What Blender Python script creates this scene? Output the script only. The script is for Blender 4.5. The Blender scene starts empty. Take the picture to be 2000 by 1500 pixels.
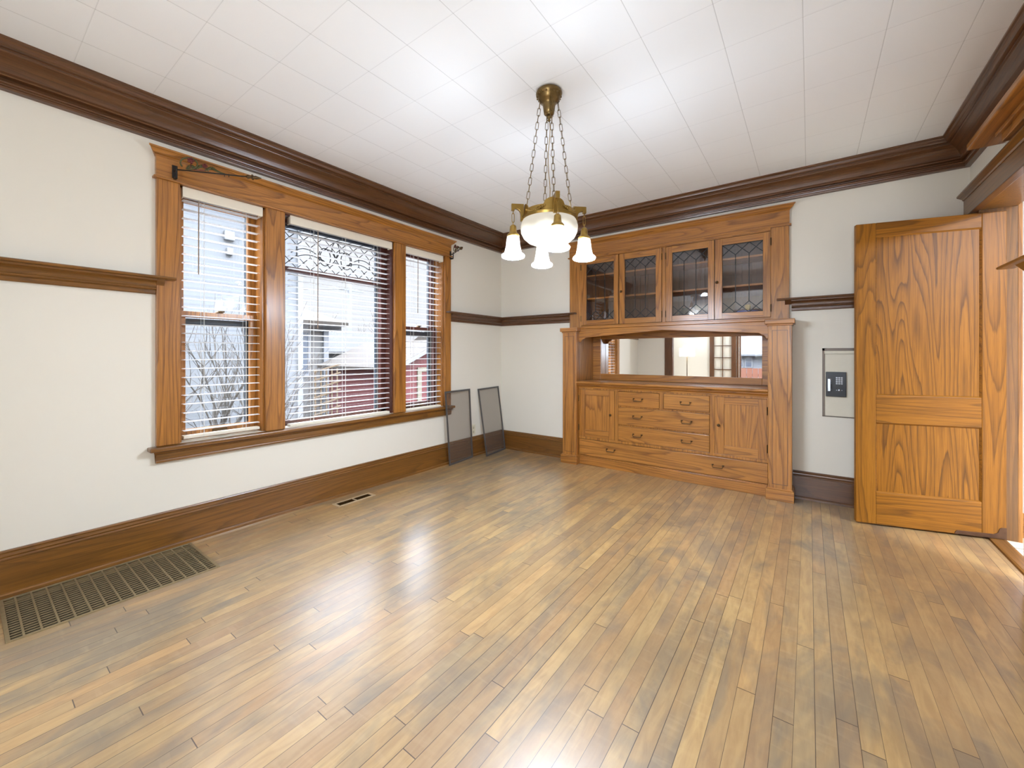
import bpy, math, random
from mathutils import Vector, Matrix
PI = math.pi; R = math.radians
random.seed(7)
S = bpy.context.scene
COL = S.collection
W = 4.124; CH = 2.704; NEAR = -4.64

# ---------------------------------------------------------------- camera
cam = bpy.data.cameras.new('camera'); camo = bpy.data.objects.new('camera', cam); COL.objects.link(camo)
cam.sensor_width = 36; cam.lens = 793.6 / 2000 * 36; cam.shift_y = -57.7 / 2000
cam.clip_start = .02; cam.clip_end = 300
camo.location = (3.221, -4.165, 1.2); camo.rotation_euler = (PI / 2, 0, .6317)
S.camera = camo
# ---------------------------------------------------------------- colour management
S.view_settings.view_transform = 'Standard'; S.view_settings.look = 'None'
S.view_settings.gamma = 1; S.view_settings.use_curve_mapping = False
S.view_settings.exposure = 0.62
# ---------------------------------------------------------------- world: overcast sky, brighter overhead
wd = bpy.data.worlds.new('sky'); S.world = wd; wd.use_nodes = True
nt = wd.node_tree; nt.nodes.clear()
o = nt.nodes.new('ShaderNodeOutputWorld'); b = nt.nodes.new('ShaderNodeBackground'); b.inputs['Strength'].default_value = 1.0
tc = nt.nodes.new('ShaderNodeTexCoord'); sp = nt.nodes.new('ShaderNodeSeparateXYZ'); rp = nt.nodes.new('ShaderNodeValToRGB')
nt.links.new(tc.outputs['Generated'], sp.inputs[0]); nt.links.new(sp.outputs['Z'], rp.inputs[0])
nt.links.new(rp.outputs[0], b.inputs[0]); nt.links.new(b.outputs[0], o.inputs[0])
cr = rp.color_ramp
for i, (p, c) in enumerate([(.0, (.58, .61, .66)), (.27, (.64, .67, .71)), (.35, (9.6, 10.6, 12.4)), (1.0, (13.0, 14.2, 16.2))]):
    e = cr.elements[i] if i < 2 else cr.elements.new(p)
    e.position = p; e.color = (*c, 1)

def lamp(name, kind, loc, power, color, parent=None, rot=None, size=None, radius=None, label=None):
    l = bpy.data.lights.new(name, kind); l.energy = power; l.color = color
    if size: l.shape = 'RECTANGLE'; l.size, l.size_y = size
    if radius is not None: l.shadow_soft_size = radius
    ob = bpy.data.objects.new(name, l); COL.objects.link(ob)
    if parent: ob.parent = parent
    ob.location = loc
    if rot: ob.rotation_euler = rot
    return ob
BULB = (.74, .88, 1.06)
P_SHADE, P_BOWL, P_LIVING, P_KITCHEN = 25.0, 2.0, 28.0, 110.0

# ---------------------------------------------------------------- materials
class NT:
    def __init__(s, name):
        s.m = bpy.data.materials.new(name); s.m.use_nodes = True; s.t = s.m.node_tree; s.t.nodes.clear()
        s.out = s.n('OutputMaterial')
    def n(s, k, **kw):
        nd = s.t.nodes.new('ShaderNode' + k)
        for a, v in kw.items(): setattr(nd, a, v)
        return nd
    def i(s, nd, **kw):
        for k, v in kw.items():
            k = k.replace('_', ' '); sock = nd.inputs[int(k[1:])] if k[0] == 'i' and k[1:].isdigit() else nd.inputs[k]
            if isinstance(v, bpy.types.NodeSocket): s.t.links.new(v, sock)
            elif isinstance(v, bpy.types.Node): s.t.links.new(v.outputs[0], sock)
            else: sock.default_value = v
        return nd
    def math(s, op, a, b=None, c=None):
        nd = s.n('Math', operation=op); s.i(nd, i0=a)
        if b is not None: s.i(nd, i1=b)
        if c is not None: s.i(nd, i2=c)
        return nd.outputs[0]
    def mix(s, f, a, b, mode='MIX'):
        nd = s.n('Mix', data_type='RGBA', blend_type=mode)
        s.i(nd, i0=f, i6=a, i7=b); return nd.outputs[2]
    def ramp(s, f, stops):
        nd = s.n('ValToRGB'); s.i(nd, i0=f); c = nd.color_ramp
        for i, (p, v) in enumerate(stops):
            e = c.elements[i] if i < 2 else c.elements.new(p)
            e.position = p; e.color = (*v, 1) if not isinstance(v, (int, float)) else (v, v, v, 1)
        return nd.outputs[0]
    def noise(s, vec, scale, detail=2, rough=.5, dist=0, out=0):
        nd = s.n('TexNoise'); s.i(nd, Vector=vec, Scale=scale, Detail=detail, Roughness=rough, Distortion=dist)
        return nd.outputs[out]
    def bsdf(s, **kw):
        p = s.n('BsdfPrincipled')
        for k, v in kw.items():
            k = k.replace('_', ' ')
            if isinstance(v, bpy.types.NodeSocket): s.t.links.new(v, p.inputs[k])
            else: p.inputs[k].default_value = v
        s.t.links.new(p.outputs[0], s.out.inputs[0]); return p
    def bump(s, h, st=.2, d=.002):
        nd = s.n('Bump'); s.i(nd, Strength=st, Distance=d, Height=h); return nd.outputs[0]
def C4(c): return (*c, 1) if len(c) == 3 else c
def srgb(r, g, b):
    f = lambda v: (v / 255 / 12.92) if v / 255 <= .04045 else ((v / 255 + .055) / 1.055) ** 2.4
    return (f(r), f(g), f(b), 1)
def plain(name, col, rough=.5, metal=0, noise=0.0, coat=0, nscale=40, bump=0):
    t = NT(name); kw = dict(Roughness=rough, Metallic=metal, Coat_Weight=coat, Base_Color=col)
    v = t.n('TexCoord').outputs['Object']
    if noise:
        f = t.noise(v, nscale, 4)
        kw['Base_Color'] = t.mix(f, tuple(x * (1 - noise) for x in col[:3]) + (1,), tuple(min(1, x * (1 + noise)) for x in col[:3]) + (1,))
    if bump: kw['Normal'] = t.bump(t.noise(v, 220, 3), bump, .001)
    t.bsdf(**kw); return t.m
def glow(name, col, strength, base=(.9, .9, .9, 1), alpha=None):
    t = NT(name)
    p = t.bsdf(Base_Color=base, Roughness=.3, Emission_Color=col, Emission_Strength=strength)
    return t.m
def glass(name, tint=(1, 1, 1, 1), ior=1.45, rough=0.0, extra=0.0):
    t = NT(name); g = t.n('NewGeometry'); dt = t.n('VectorMath', operation='DOT_PRODUCT'); t.i(dt, i0=g.outputs['Incoming'], i1=g.outputs['Normal'])
    c = t.math('ABSOLUTE', dt.outputs['Value']); f0 = ((ior - 1) / (ior + 1)) ** 2
    fr = t.math('ADD', f0, t.math('MULTIPLY', 1 - f0, t.math('POWER', t.math('SUBTRACT', 1.0, c), 5.0)))
    tr = t.n('BsdfTransparent'); t.i(tr, Color=tint); gl = t.n('BsdfGlossy'); t.i(gl, Color=(1, 1, 1, 1), Roughness=rough)
    f = t.math('ADD', fr, extra) if extra else fr
    mx = t.n('MixShader'); t.i(mx, i0=f, i1=tr, i2=gl); t.t.links.new(mx.outputs[0], t.out.inputs[0]); return t.m

def oak(name, axis, light, mid, dark, rough=.32, coat=.25, cath=1.0, rings=14.0, spec=.5):
    """oak with cathedral grain running along the local axis"""
    t = NT(name); tcn = t.n('TexCoord'); oi = t.n('ObjectInfo')
    off = t.n('Combine' + 'XYZ'); r = oi.outputs['Random']
    t.i(off, X=t.math('MULTIPLY', r, 17.3), Y=t.math('MULTIPLY', r, 31.7), Z=t.math('MULTIPLY', r, 11.1))
    add = t.n('VectorMath', operation='ADD'); t.i(add, i0=tcn.outputs['Object'], i1=off.outputs[0])
    sc = [1.0, 1.0, 1.0]; sc[axis] = .075
    m1 = t.n('Mapping'); t.i(m1, Vector=add.outputs[0], Scale=tuple(sc))
    sf = [1.0, 1.0, 1.0]; sf[axis] = .018
    m2 = t.n('Mapping'); t.i(m2, Vector=add.outputs[0], Scale=tuple(sf))
    base = t.noise(m1.outputs[0], 6.5, 1.0, .35, .15)
    wob = t.noise(m1.outputs[0], 60, 2)
    h = t.math('ADD', t.math('MULTIPLY', base, rings), t.math('MULTIPLY', wob, .35))
    fr = t.math('FRACT', h)
    ring = t.ramp(fr, [(0, 0), (.5, .06), (.78, .5), (.92, 1), (1.0, 0)])
    fib = t.noise(m2.outputs[0], 330, 2, .6)
    sm_ = [1.0, 1.0, 1.0]; sm_[axis] = .02
    m3 = t.n('Mapping'); t.i(m3, Vector=add.outputs[0], Scale=tuple(sm_))
    band = t.ramp(t.noise(m3.outputs[0], 95, 3, .65), [(.42, 1), (.58, 0)])
    pores = t.ramp(fib, [(.38, 1), (.52, 0)])
    tone = t.noise(m1.outputs[0], 2.2, 2)
    c0 = t.mix(tone, C4(mid), C4(light))
    c1 = t.mix(t.math('MULTIPLY', ring, .62 * cath), c0, C4(dark))
    c2 = t.mix(t.math('ADD', t.math('MULTIPLY', pores, .25), t.math('MULTIPLY', band, .24)), c1, C4(dark))
    t.bsdf(Base_Color=c2, Specular_IOR_Level=spec, Roughness=rough, Coat_Weight=coat, Coat_Roughness=.22, Normal=t.bump(fib, .12, .001))
    return t.m
H_L, H_M, H_D = srgb(196, 134, 60), srgb(168, 105, 38), srgb(86, 46, 14)
D_L, D_M, D_D = srgb(116, 74, 40), srgb(90, 55, 28), srgb(48, 28, 15)
B_L, B_M, B_D = srgb(144, 96, 36), srgb(116, 72, 26), srgb(62, 36, 14)
G_L, G_M, G_D = srgb(168, 108, 26), srgb(144, 88, 16), srgb(78, 44, 8)
OX, OY, OZ = [oak('oak_honey_' + 'xyz'[a], a, H_L, H_M, H_D) for a in range(3)]
DX, DY, DZ = [oak('oak_dark_' + 'xyz'[a], a, D_L, D_M, D_D, .3, .3, .6) for a in range(3)]
BX, BY, BZ = [oak('oak_brown_' + 'xyz'[a], a, B_L, B_M, B_D, .32, .3, .7) for a in range(3)]
GX, GZ = oak('oak_golden_x', 0, G_L, G_M, G_D, .45, 0, spec=.3), oak('oak_golden_z', 2, G_L, G_M, G_D, .45, 0, spec=.3)
GPAN = oak('oak_golden_panel', 2, G_L, G_M, G_D, .45, 0, cath=1.25, rings=17, spec=.3)
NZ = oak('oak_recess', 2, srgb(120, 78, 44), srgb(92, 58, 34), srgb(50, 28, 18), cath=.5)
RZ = oak('mahogany_sash', 2, srgb(96, 48, 34), srgb(74, 36, 28), srgb(40, 18, 14), cath=.4)
RY = oak('mahogany_sash_across', 1, srgb(96, 48, 34), srgb(74, 36, 28), srgb(40, 18, 14), cath=.4)

def wall_mat():
    t = NT('wall_paint'); v = t.n('TexCoord').outputs['Object']
    c = t.mix(t.noise(v, 1.3, 3), srgb(230, 223, 208), srgb(234, 227, 213))
    t.bsdf(Base_Color=c, Roughness=.62, Normal=t.bump(t.noise(v, 330, 3), .16, .001)); return t.m
WALL = wall_mat()
def ceil_mat():
    t = NT('ceiling_tile'); g = t.n('NewGeometry'); s = t.n('SeparateXYZ'); t.i(s, i0=g.outputs['Position'])
    fx = t.math('FRACT', t.math('ADD', t.math('DIVIDE', t.math('SUBTRACT', s.outputs[0], .71), .311), 10))
    fy = t.math('FRACT', t.math('ADD', t.math('DIVIDE', t.math('SUBTRACT', s.outputs[1], -3.809), .3122), 10))
    def line(f, w):
        d = t.math('MINIMUM', f, t.math('SUBTRACT', 1.0, f)); return t.math('LESS_THAN', d, w)
    lx = line(fx, .0055); ly = line(fy, .0055)
    k = t.math('ADD', t.math('MULTIPLY', lx, .42), t.math('MULTIPLY', ly, .2))
    v = t.n('TexCoord').outputs['Object']
    tn = t.noise(v, 2.0, 2)
    c0 = t.mix(tn, srgb(241, 241, 241), srgb(244, 244, 244))
    c = t.mix(k, c0, srgb(150, 148, 146))
    dx = t.math('MINIMUM', fx, t.math('SUBTRACT', 1.0, fx)); dy = t.math('MINIMUM', fy, t.math('SUBTRACT', 1.0, fy))
    hgt = t.math('MINIMUM', t.math('MULTIPLY', t.math('MINIMUM', dx, dy), 40.0), 1.0)
    nb = t.bump(t.math('ADD', hgt, t.math('MULTIPLY', t.noise(v, 260, 3), .35)), .35, .0015)
    t.bsdf(Base_Color=c, Roughness=.8, Normal=nb); return t.m
CEIL = ceil_mat()
def floor_mat():
    t = NT('strip_floor'); g = t.n('NewGeometry'); s = t.n('SeparateXYZ'); t.i(s, i0=g.outputs['Position'])
    bx = t.math('DIVIDE', t.math('ADD', s.outputs[0], 2.0), .0563)
    ib = t.math('FLOOR', bx); fb = t.math('FRACT', bx)
    wn = t.n('TexWhiteNoise', noise_dimensions='1D'); t.i(wn, W=ib)
    ln = t.math('ADD', 1.1, t.math('MULTIPLY', wn.outputs[0], 1.2))
    by = t.math('DIVIDE', t.math('ADD', s.outputs[1], t.math('ADD', 40.0, t.math('MULTIPLY', wn.outputs[0], 23.7))), ln)
    iy = t.math('FLOOR', by); fy = t.math('FRACT', by)
    cell = t.n('CombineXYZ'); t.i(cell, X=ib, Y=iy)
    w2 = t.n('TexWhiteNoise', noise_dimensions='2D'); t.i(w2, Vector=cell.outputs[0])
    ss = t.n('SeparateColor'); t.i(ss, i0=w2.outputs[1])
    # per-board shifted coordinates
    v = t.n('CombineXYZ'); t.i(v, X=t.math('ADD', s.outputs[0], t.math('MULTIPLY', w2.outputs[0], 9.0)), Y=t.math('MULTIPLY', s.outputs[1], .16), Z=t.math('MULTIPLY', w2.outputs[0], 5.0))
    vs = t.n('CombineXYZ'); t.i(vs, X=t.math('ADD', s.outputs[0], t.math('MULTIPLY', ss.outputs[0], .12)), Y=t.math('MULTIPLY', s.outputs[1], .45), Z=t.math('MULTIPLY', ss.outputs[1], .22))
    base = t.ramp(ss.outputs[0], [(0, srgb(176, 142, 96)[:3]), (.3, srgb(186, 152, 101)[:3]), (.6, srgb(196, 161, 106)[:3]), (.85, srgb(192, 150, 97)[:3]), (1, srgb(162, 132, 94)[:3])])
    grain = t.noise(v.outputs[0], 38, 4, .6, .6)
    c = t.mix(t.math('MULTIPLY', t.ramp(grain, [(.35, 1), (.62, 0)]), .35), base, srgb(134, 92, 58))
    st = t.noise(vs.outputs[0], 3.6, 4, .62, .8)
    c = t.mix(t.math('MULTIPLY', t.ramp(st, [(.47, 0), (.66, 1)]), .68), c, srgb(112, 104, 92))
    st2 = t.noise(g.outputs['Position'], 1.5, 3, .6, .5)
    c = t.mix(t.math('MULTIPLY', t.ramp(st2, [(.48, 0), (.72, 1)]), .4), c, srgb(112, 96, 74))
    fig = t.n('CombineXYZ'); t.i(fig, X=t.math('MULTIPLY', s.outputs[0], 3.0), Y=t.math('MULTIPLY', s.outputs[1], 14.0), Z=ib)
    fg = t.noise(fig.outputs[0], 2.0, 2, .5, .8)
    c = t.mix(t.math('MULTIPLY', t.ramp(fg, [(.52, 0), (.75, 1)]), t.math('MULTIPLY', ss.outputs[2], .18)), c, srgb(214, 184, 140))
    de = t.math('MINIMUM', fb, t.math('SUBTRACT', 1.0, fb))
    seam = t.math('LESS_THAN', de, t.math('ADD', .008, t.math('MULTIPLY', t.math('POWER', wn.outputs[0], 2.0), .022)))
    dl = t.math('MULTIPLY', t.math('MINIMUM', fy, t.math('SUBTRACT', 1.0, fy)), ln)
    end = t.math('LESS_THAN', dl, .0015)
    sm = t.math('MAXIMUM', seam, end)
    c = t.mix(t.math('MULTIPLY', sm, .88), c, srgb(56, 36, 24))
    rg = t.math('ADD', .32, t.math('MULTIPLY', t.noise(vs.outputs[0], 9, 3), .12))
    nb = t.bump(t.math('SUBTRACT', t.math('MULTIPLY', grain, .3), sm), .18, .001)
    t.bsdf(Base_Color=c, Roughness=rg, Normal=nb, Specular_IOR_Level=.6, Coat_Weight=1.0, Coat_Roughness=.26, Coat_IOR=1.6); return t.m
FLOOR = floor_mat()
def tile_mat():
    t = NT('kitchen_tile'); g = t.n('NewGeometry'); br = t.n('TexBrick'); br.offset = 0
    t.i(br, Vector=g.outputs['Position'], Color1=srgb(226, 214, 190), Color2=srgb(232, 222, 200), Mortar=srgb(120, 104, 84), Scale=1.0, Mortar_Size=.004, Brick_Width=.3, Row_Height=.3)
    t.bsdf(Base_Color=br.outputs[0], Roughness=.3); return t.m
TILE = tile_mat()
BRASS = plain('aged_brass', srgb(164, 134, 72), .34, 1, .22, nscale=30)
BRASSD = plain('dark_brass', srgb(120, 98, 62), .36, 1, .3, nscale=60)
BRONZE = plain('bronze_hardware', srgb(92, 72, 48), .42, .85, .3)
IRON = plain('painted_iron', srgb(46, 40, 36), .5, .4, .2)
GREENM = plain('patina_leaf', srgb(86, 84, 50), .5, .3, .3)
REDM = plain('patina_flower', srgb(104, 42, 40), .5, .1, .3)
PLATE = plain('worn_metal_plate', srgb(92, 64, 44), .42, .6, .35, nscale=25)
GRILLE = plain('grille_metal', srgb(156, 138, 104), .42, .5, .25)
VENTM = plain('vent_beige', srgb(196, 172, 136), .45, .2, .08)
VOID = plain('duct_dark', srgb(20, 17, 15), .9)
def vinyl(name, col, tr):
    t = NT(name); p = t.n('BsdfPrincipled'); t.i(p, Base_Color=col, Roughness=.45); q = t.n('BsdfTranslucent'); t.i(q, Color=col)
    mx = t.n('MixShader'); t.i(mx, i0=tr, i1=p.outputs[0], i2=q.outputs[0]); t.t.links.new(mx.outputs[0], t.out.inputs[0]); return t.m
BLIND = vinyl('blind_white', srgb(246, 246, 246), .45)
BLINDC = plain('blind_cream', srgb(236, 226, 206), .5, 0, .02)
CORD = plain('cord_white', srgb(226, 224, 218), .7)
WAND = plain('wand_tan', srgb(150, 132, 116), .4)
STORM = plain('storm_frame_navy', srgb(52, 62, 72), .5, .1, .08)
WPAINT = plain('exterior_white', srgb(130, 134, 138), .6)
GLASS = glass('window_glass')
CGLASS = glass('cabinet_glass', (.96, .96, .97, 1), 1.5, .01, .012)
LEAD = plain('lead_came', srgb(40, 38, 38), .55, .2)
MIRROR = plain('mirror_silver', (.93, .93, .93, 1), .01, 1)
SAFEW = plain('safe_cream', srgb(224, 216, 196), .5, 0, .03)
BLACK = plain('black_plastic', srgb(24, 24, 28), .3)
SILVER = plain('satin_silver', srgb(205, 210, 218), .25, .8)
KEYW = plain('key_white', srgb(214, 216, 222), .5)
IVORY = plain('outlet_ivory', srgb(226, 218, 192), .4)
SCRF = plain('screen_frame_grey', srgb(92, 88, 86), .4, .4)
SCRFL = plain('screen_edge_silver', srgb(168, 168, 172), .35, .7)
def scr_mat():
    t = NT('insect_mesh'); tr = t.n('BsdfTransparent'); t.i(tr, Color=(.93, .92, .91, 1)); d = t.n('BsdfDiffuse'); t.i(d, Color=srgb(140, 132, 126))
    mx = t.n('MixShader'); t.i(mx, i0=.13, i1=tr.outputs[0], i2=d.outputs[0]); t.t.links.new(mx.outputs[0], t.out.inputs[0]); return t.m
SCRM = scr_mat()
def shade_mat(name, em, tp, col, base=(.95, .94, .92, 1)):
    t = NT(name); tr = t.n('BsdfTransparent'); p = t.n('BsdfPrincipled')
    t.i(p, Base_Color=base, Roughness=.18, Emission_Color=col, Emission_Strength=em)
    mx = t.n('MixShader'); t.i(mx, i0=1 - tp, i1=tr.outputs[0], i2=p.outputs[0]); t.t.links.new(mx.outputs[0], t.out.inputs[0]); return t.m
SHADE = shade_mat('lit_frosted_glass', .5, .33, (1, .96, .9, 1))
BOWL = shade_mat('lit_alabaster', .30, .0, (1, .93, .80, 1), srgb(150, 142, 126))
BULBM = glow('lit_bulb', (1, .93, .82, 1), 12)
DRUM = shade_mat('lit_drum_shade', .6, .5, (1, .95, .86, 1), srgb(240, 234, 220))

# ---------------------------------------------------------------- mesh builder (world coordinates)
class MB:
    def __init__(s): s.v = []; s.f = []; s.mi = []; s.cur = 0
    def use(s, i): s.cur = i; return s
    def add(s, vs, fs):
        k = len(s.v); s.v += [Vector(v) for v in vs]; s.f += [tuple(i + k for i in f) for f in fs]; s.mi += [s.cur] * len(fs); return s
    def box(s, x0, x1, y0, y1, z0, z1):
        if x0 > x1: x0, x1 = x1, x0
        if y0 > y1: y0, y1 = y1, y0
        if z0 > z1: z0, z1 = z1, z0
        return s.add([(x0, y0, z0), (x1, y0, z0), (x1, y1, z0), (x0, y1, z0), (x0, y0, z1), (x1, y0, z1), (x1, y1, z1), (x0, y1, z1)],
                     [(0, 3, 2, 1), (4, 5, 6, 7), (0, 1, 5, 4), (1, 2, 6, 5), (2, 3, 7, 6), (3, 0, 4, 7)])
    def sweep(s, prof, nodes, cap=True):
        """prof: (p,z) closed loop; nodes: functions p->(x,y)"""
        n = len(prof); vs = []
        for nd in nodes: vs += [(*nd(p), z) for p, z in prof]
        fs = []
        for a in range(len(nodes) - 1):
            for i in range(n):
                j = (i + 1) % n; fs.append((a * n + i, a * n + j, (a + 1) * n + j, (a + 1) * n + i))
        if cap: fs += [tuple(range(n)), tuple(range((len(nodes) - 1) * n, len(nodes) * n))[::-1]]
        return s.add(vs, fs)
    def prism(s, poly, axis, a, b):
        """poly of 2D points in the two other axes (in xyz order), extruded from a to b along axis"""
        n = len(poly); vs = []
        for t in (a, b):
            for p in poly:
                q = list(p); q.insert(axis, t); vs.append(tuple(q))
        fs = [tuple(range(n)), tuple(range(n, 2 * n))[::-1]] + [(i, (i + 1) % n, n + (i + 1) % n, n + i) for i in range(n)]
        return s.add(vs, fs)
    def tube(s, pts, r, k=8, closed=False):
        pts = [Vector(p) for p in pts]; n = len(pts); vs = []
        rr = r if isinstance(r, (list, tuple)) else [r] * n
        up = None
        for i, p in enumerate(pts):
            if closed: d = pts[(i + 1) % n] - pts[i - 1]
            else: d = pts[min(i + 1, n - 1)] - pts[max(i - 1, 0)]
            d.normalize()
            if up is None: up = Vector((0, 0, 1)) if abs(d.z) < .9 else Vector((1, 0, 0))
            u = (up - d * up.dot(d)); u.normalize(); w = d.cross(u); up = u
            for j in range(k):
                a = 2 * PI * j / k; vs.append(p + (u * math.cos(a) + w * math.sin(a)) * rr[i])
        fs = []
        for i in range(n if closed else n - 1):
            i2 = (i + 1) % n
            for j in range(k): fs.append((i * k + j, i * k + (j + 1) % k, i2 * k + (j + 1) % k, i2 * k + j))
        if not closed: fs += [tuple(range(k))[::-1], tuple(range((n - 1) * k, n * k))]
        return s.add(vs, fs)
    def lathe(s, prof, c, k=32, flute=None, closed=False):
        vs = []; n = len(prof)
        for i, (r, z) in enumerate(prof):
            for j in range(k):
                a = 2 * PI * j / k; q = r
                if flute: q = r * (1 + flute * math.cos(a * 16))
                vs.append((c[0] + q * math.cos(a), c[1] + q * math.sin(a), c[2] + z))
        fs = [(i * k + j, i * k + (j + 1) % k, (i + 1) * k + (j + 1) % k, (i + 1) * k + j) for i in range(n - 1) for j in range(k)]
        return s.add(vs, fs)
    def bar(s, a, b, w, t, nrm):
        """rectangular bar from a to b, width w across, thickness t along nrm"""
        a, b, nrm = Vector(a), Vector(b), Vector(nrm).normalized(); d = (b - a).normalized(); c = d.cross(nrm).normalized()
        vs = [p + c * (w / 2 * i) + nrm * (t / 2 * j) for p in (a, b) for i, j in ((-1, -1), (1, -1), (1, 1), (-1, 1))]
        return s.add(vs, [(0, 1, 2, 3), (7, 6, 5, 4), (0, 4, 5, 1), (1, 5, 6, 2), (2, 6, 7, 3), (3, 7, 4, 0)])
    def sphere(s, c, r, k=12, sz=1.0):
        return s.lathe([(max(r * math.sin(PI * i / k), 1e-4), -r * sz * math.cos(PI * i / k)) for i in range(k + 1)], c, k * 2)
    def build(s, name, mat, parent=None, bevel=0, smooth=False, org=None, label=None):
        if org is None: org = Vector(parent['org']) if parent is not None else Vector((0, 0, 0))
        me = bpy.data.meshes.new(name); me.from_pydata([tuple(v - org) for v in s.v], [], s.f); me.update()
        import bmesh
        bm = bmesh.new(); bm.from_mesh(me); bmesh.ops.recalc_face_normals(bm, faces=bm.faces); bm.to_mesh(me); bm.free()
        if smooth:
            for p in me.polygons: p.use_smooth = True
        for q_ in (mat if isinstance(mat, (list, tuple)) else [mat]): me.materials.append(q_)
        if s.cur: me.polygons.foreach_set('material_index', s.mi)
        ob = bpy.data.objects.new(name, me); COL.objects.link(ob)
        if parent is not None: ob.parent = parent; ob['org'] = list(org)
        else: ob.location = org; ob['org'] = list(org)
        if bevel:
            md = ob.modifiers.new('bevel', 'BEVEL'); md.width = bevel; md.segments = 2; md.limit_method = 'ANGLE'; md.angle_limit = R(35)
            md.harden_normals = False
        if smooth == 'auto':
            for p in me.polygons: p.use_smooth = True
            me.set_sharp_from_angle(angle=R(35))
        if label: ob['label'] = label
        return ob
def thing(name, loc, label, cat, group=None, kind=None, rot=0):
    o = bpy.data.objects.new(name, None); COL.objects.link(o); o.location = loc; o.rotation_euler = (0, 0, rot)
    o.empty_display_size = .1; o['org'] = list(loc); o['label'] = label; o['category'] = cat
    if group: o['group'] = group
    if kind: o['kind'] = kind
    return o
def tag(o, label, cat, group=None, kind=None):
    o['label'] = label; o['category'] = cat
    if group: o['group'] = group
    if kind: o['kind'] = kind
    return o
def dup(o, parent=None, loc=None):
    c = o.copy(); COL.objects.link(c)
    if parent: c.parent = parent
    if loc is not None: c.location = loc
    for ch in o.children: dup(ch, c)
    return c
def cyl_poly(cx, cy, r, a0, a1, n):
    return [(cx + r * math.cos(a0 + (a1 - a0) * i / n), cy + r * math.sin(a0 + (a1 - a0) * i / n)) for i in range(n + 1)]

# ---------------------------------------------------------------- room shell
def hole_grid(mb, xs, ys, holes, z0, z1):
    for i in range(len(xs) - 1):
        for j in range(len(ys) - 1):
            if (i, j) not in holes: mb.box(xs[i], xs[i + 1], ys[j], ys[j + 1], z0, z1)
GR = (.052, .528, -4.04, -3.292); VT = (.152, .229, -2.386, -2.066)
def hole_plate(mb, x0, x1, y0, y1, holes, z0, z1):
    """flat slab of strips around rectangular holes stacked along y"""
    cur = y0
    for (a, b2, c, d) in sorted(holes, key=lambda h: h[2]):
        mb.box(x0, x1, cur, c, z0, z1); mb.box(x0, a, c, d, z0, z1); mb.box(b2, x1, c, d, z0, z1); cur = d
    mb.box(x0, x1, cur, y1, z0, z1)
m = MB(); hole_plate(m, -.02, W + .07, -8.0, .33, [GR, VT], -.03, 0)
tag(m.build('floor', FLOOR), 'narrow strip hardwood floor in mixed tan and grey brown boards', 'floor', kind='structure')
m = MB().box(-.2, W + .2, -8.0, .4, CH, CH + .1)
tag(m.build('ceiling', CEIL), 'white ceiling of square fibre tiles', 'ceiling', kind='structure')
WO = [(-3.335, -2.834), (-2.702, -1.698), (-1.564, -1.031)]; WZ0, WZ1 = .64, 2.272
m = MB(); m.box(-.2, 0, NEAR, WO[0][0], 0, CH).box(-.2, 0, WO[2][1], .0, 0, CH)
m.box(-.2, 0, WO[0][0], WO[2][1], 0, WZ0).box(-.2, 0, WO[0][0], WO[2][1], WZ1, CH)
m.box(-.2, 0, WO[0][1], WO[1][0], WZ0, WZ1).box(-.2, 0, WO[1][1], WO[2][0], WZ0, WZ1)
tag(m.build('wall_left', WALL), 'cream painted wall holding the three windows', 'wall', kind='structure')
SX0, SX1 = 1.13, 2.97     # niche of the buffet
m = MB(); m.box(-.2, SX0, 0, .12, 0, CH).box(SX1, W + .2, 0, .12, 0, CH).box(SX0, SX1, 0, .12, 2.30, CH)
tag(m.build('wall_back', WALL), 'pale painted wall behind the built-in oak buffet', 'wall', kind='structure')
DO0, DO1, DZT = -.965, -.175, 2.15
m = MB(); m.box(W, W + .17, NEAR, DO0 - .02, 0, CH).box(W, W + .17, DO1 + .02, 0, 0, CH).box(W, W + .17, DO0 - .02, DO1 + .02, DZT + .02, CH)
tag(m.build('wall_right', WALL), 'pale painted wall with the doorway at its far end', 'wall', kind='structure')
m = MB(); m.box(-.2, .74, NEAR - .14, NEAR, 0, CH).box(3.5, W + .2, NEAR - .14, NEAR, 0, CH).box(.74, 3.5, NEAR - .14, NEAR, 2.42, CH)
tag(m.build('wall_near', WALL), 'pale wall with a wide cased opening, seen in the buffet mirror', 'wall', kind='structure')

# trims
ARC = lambda a, b, n=5, bulge=.3: [(a[0] + (b[0] - a[0]) * t + bulge * (b[1] - a[1]) * math.sin(PI * t), a[1] + (b[1] - a[1]) * t - bulge * (b[0] - a[0]) * math.sin(PI * t)) for t in [i / n for i in range(n + 1)]]
CROWN = [(0, CH), (.163, CH), (.163, 2.694), (.154, 2.690)] + ARC((.150, 2.686), (.124, 2.662), 5, -.25) + [(.124, 2.655), (.116, 2.652)] + ARC((.114, 2.648), (.056, 2.578), 7, .10) + \
        [(.058, 2.572), (.060, 2.566), (.056, 2.560), (.026, 2.558), (.026, 2.548), (.040, 2.545), (.043, 2.538), (.040, 2.531), (.032, 2.529), (.030, 2.522), (.033, 2.516), (.030, 2.507), (0, 2.505)]
L0 = lambda y: (lambda p: (p, y))
N_L = lambda p: (p, NEAR + p); C_LB = lambda p: (p, -p); C_BR = lambda p: (W - p, -p); N_R = lambda p: (W - p, NEAR + p)
def tr(n, prof, nodes, mat, label):
    return tag(MB().sweep(prof, nodes).build('trim_%d' % n, mat), label, 'trim', kind='structure')
tr(1, CROWN, [N_L, C_LB], DY, 'dark oak crown moulding above the windows')
tr(2, CROWN, [C_LB, C_BR], DX, 'dark oak crown moulding above the buffet')
tr(3, CROWN, [C_BR, N_R], DY, 'dark oak crown moulding above the doorway wall')
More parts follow.
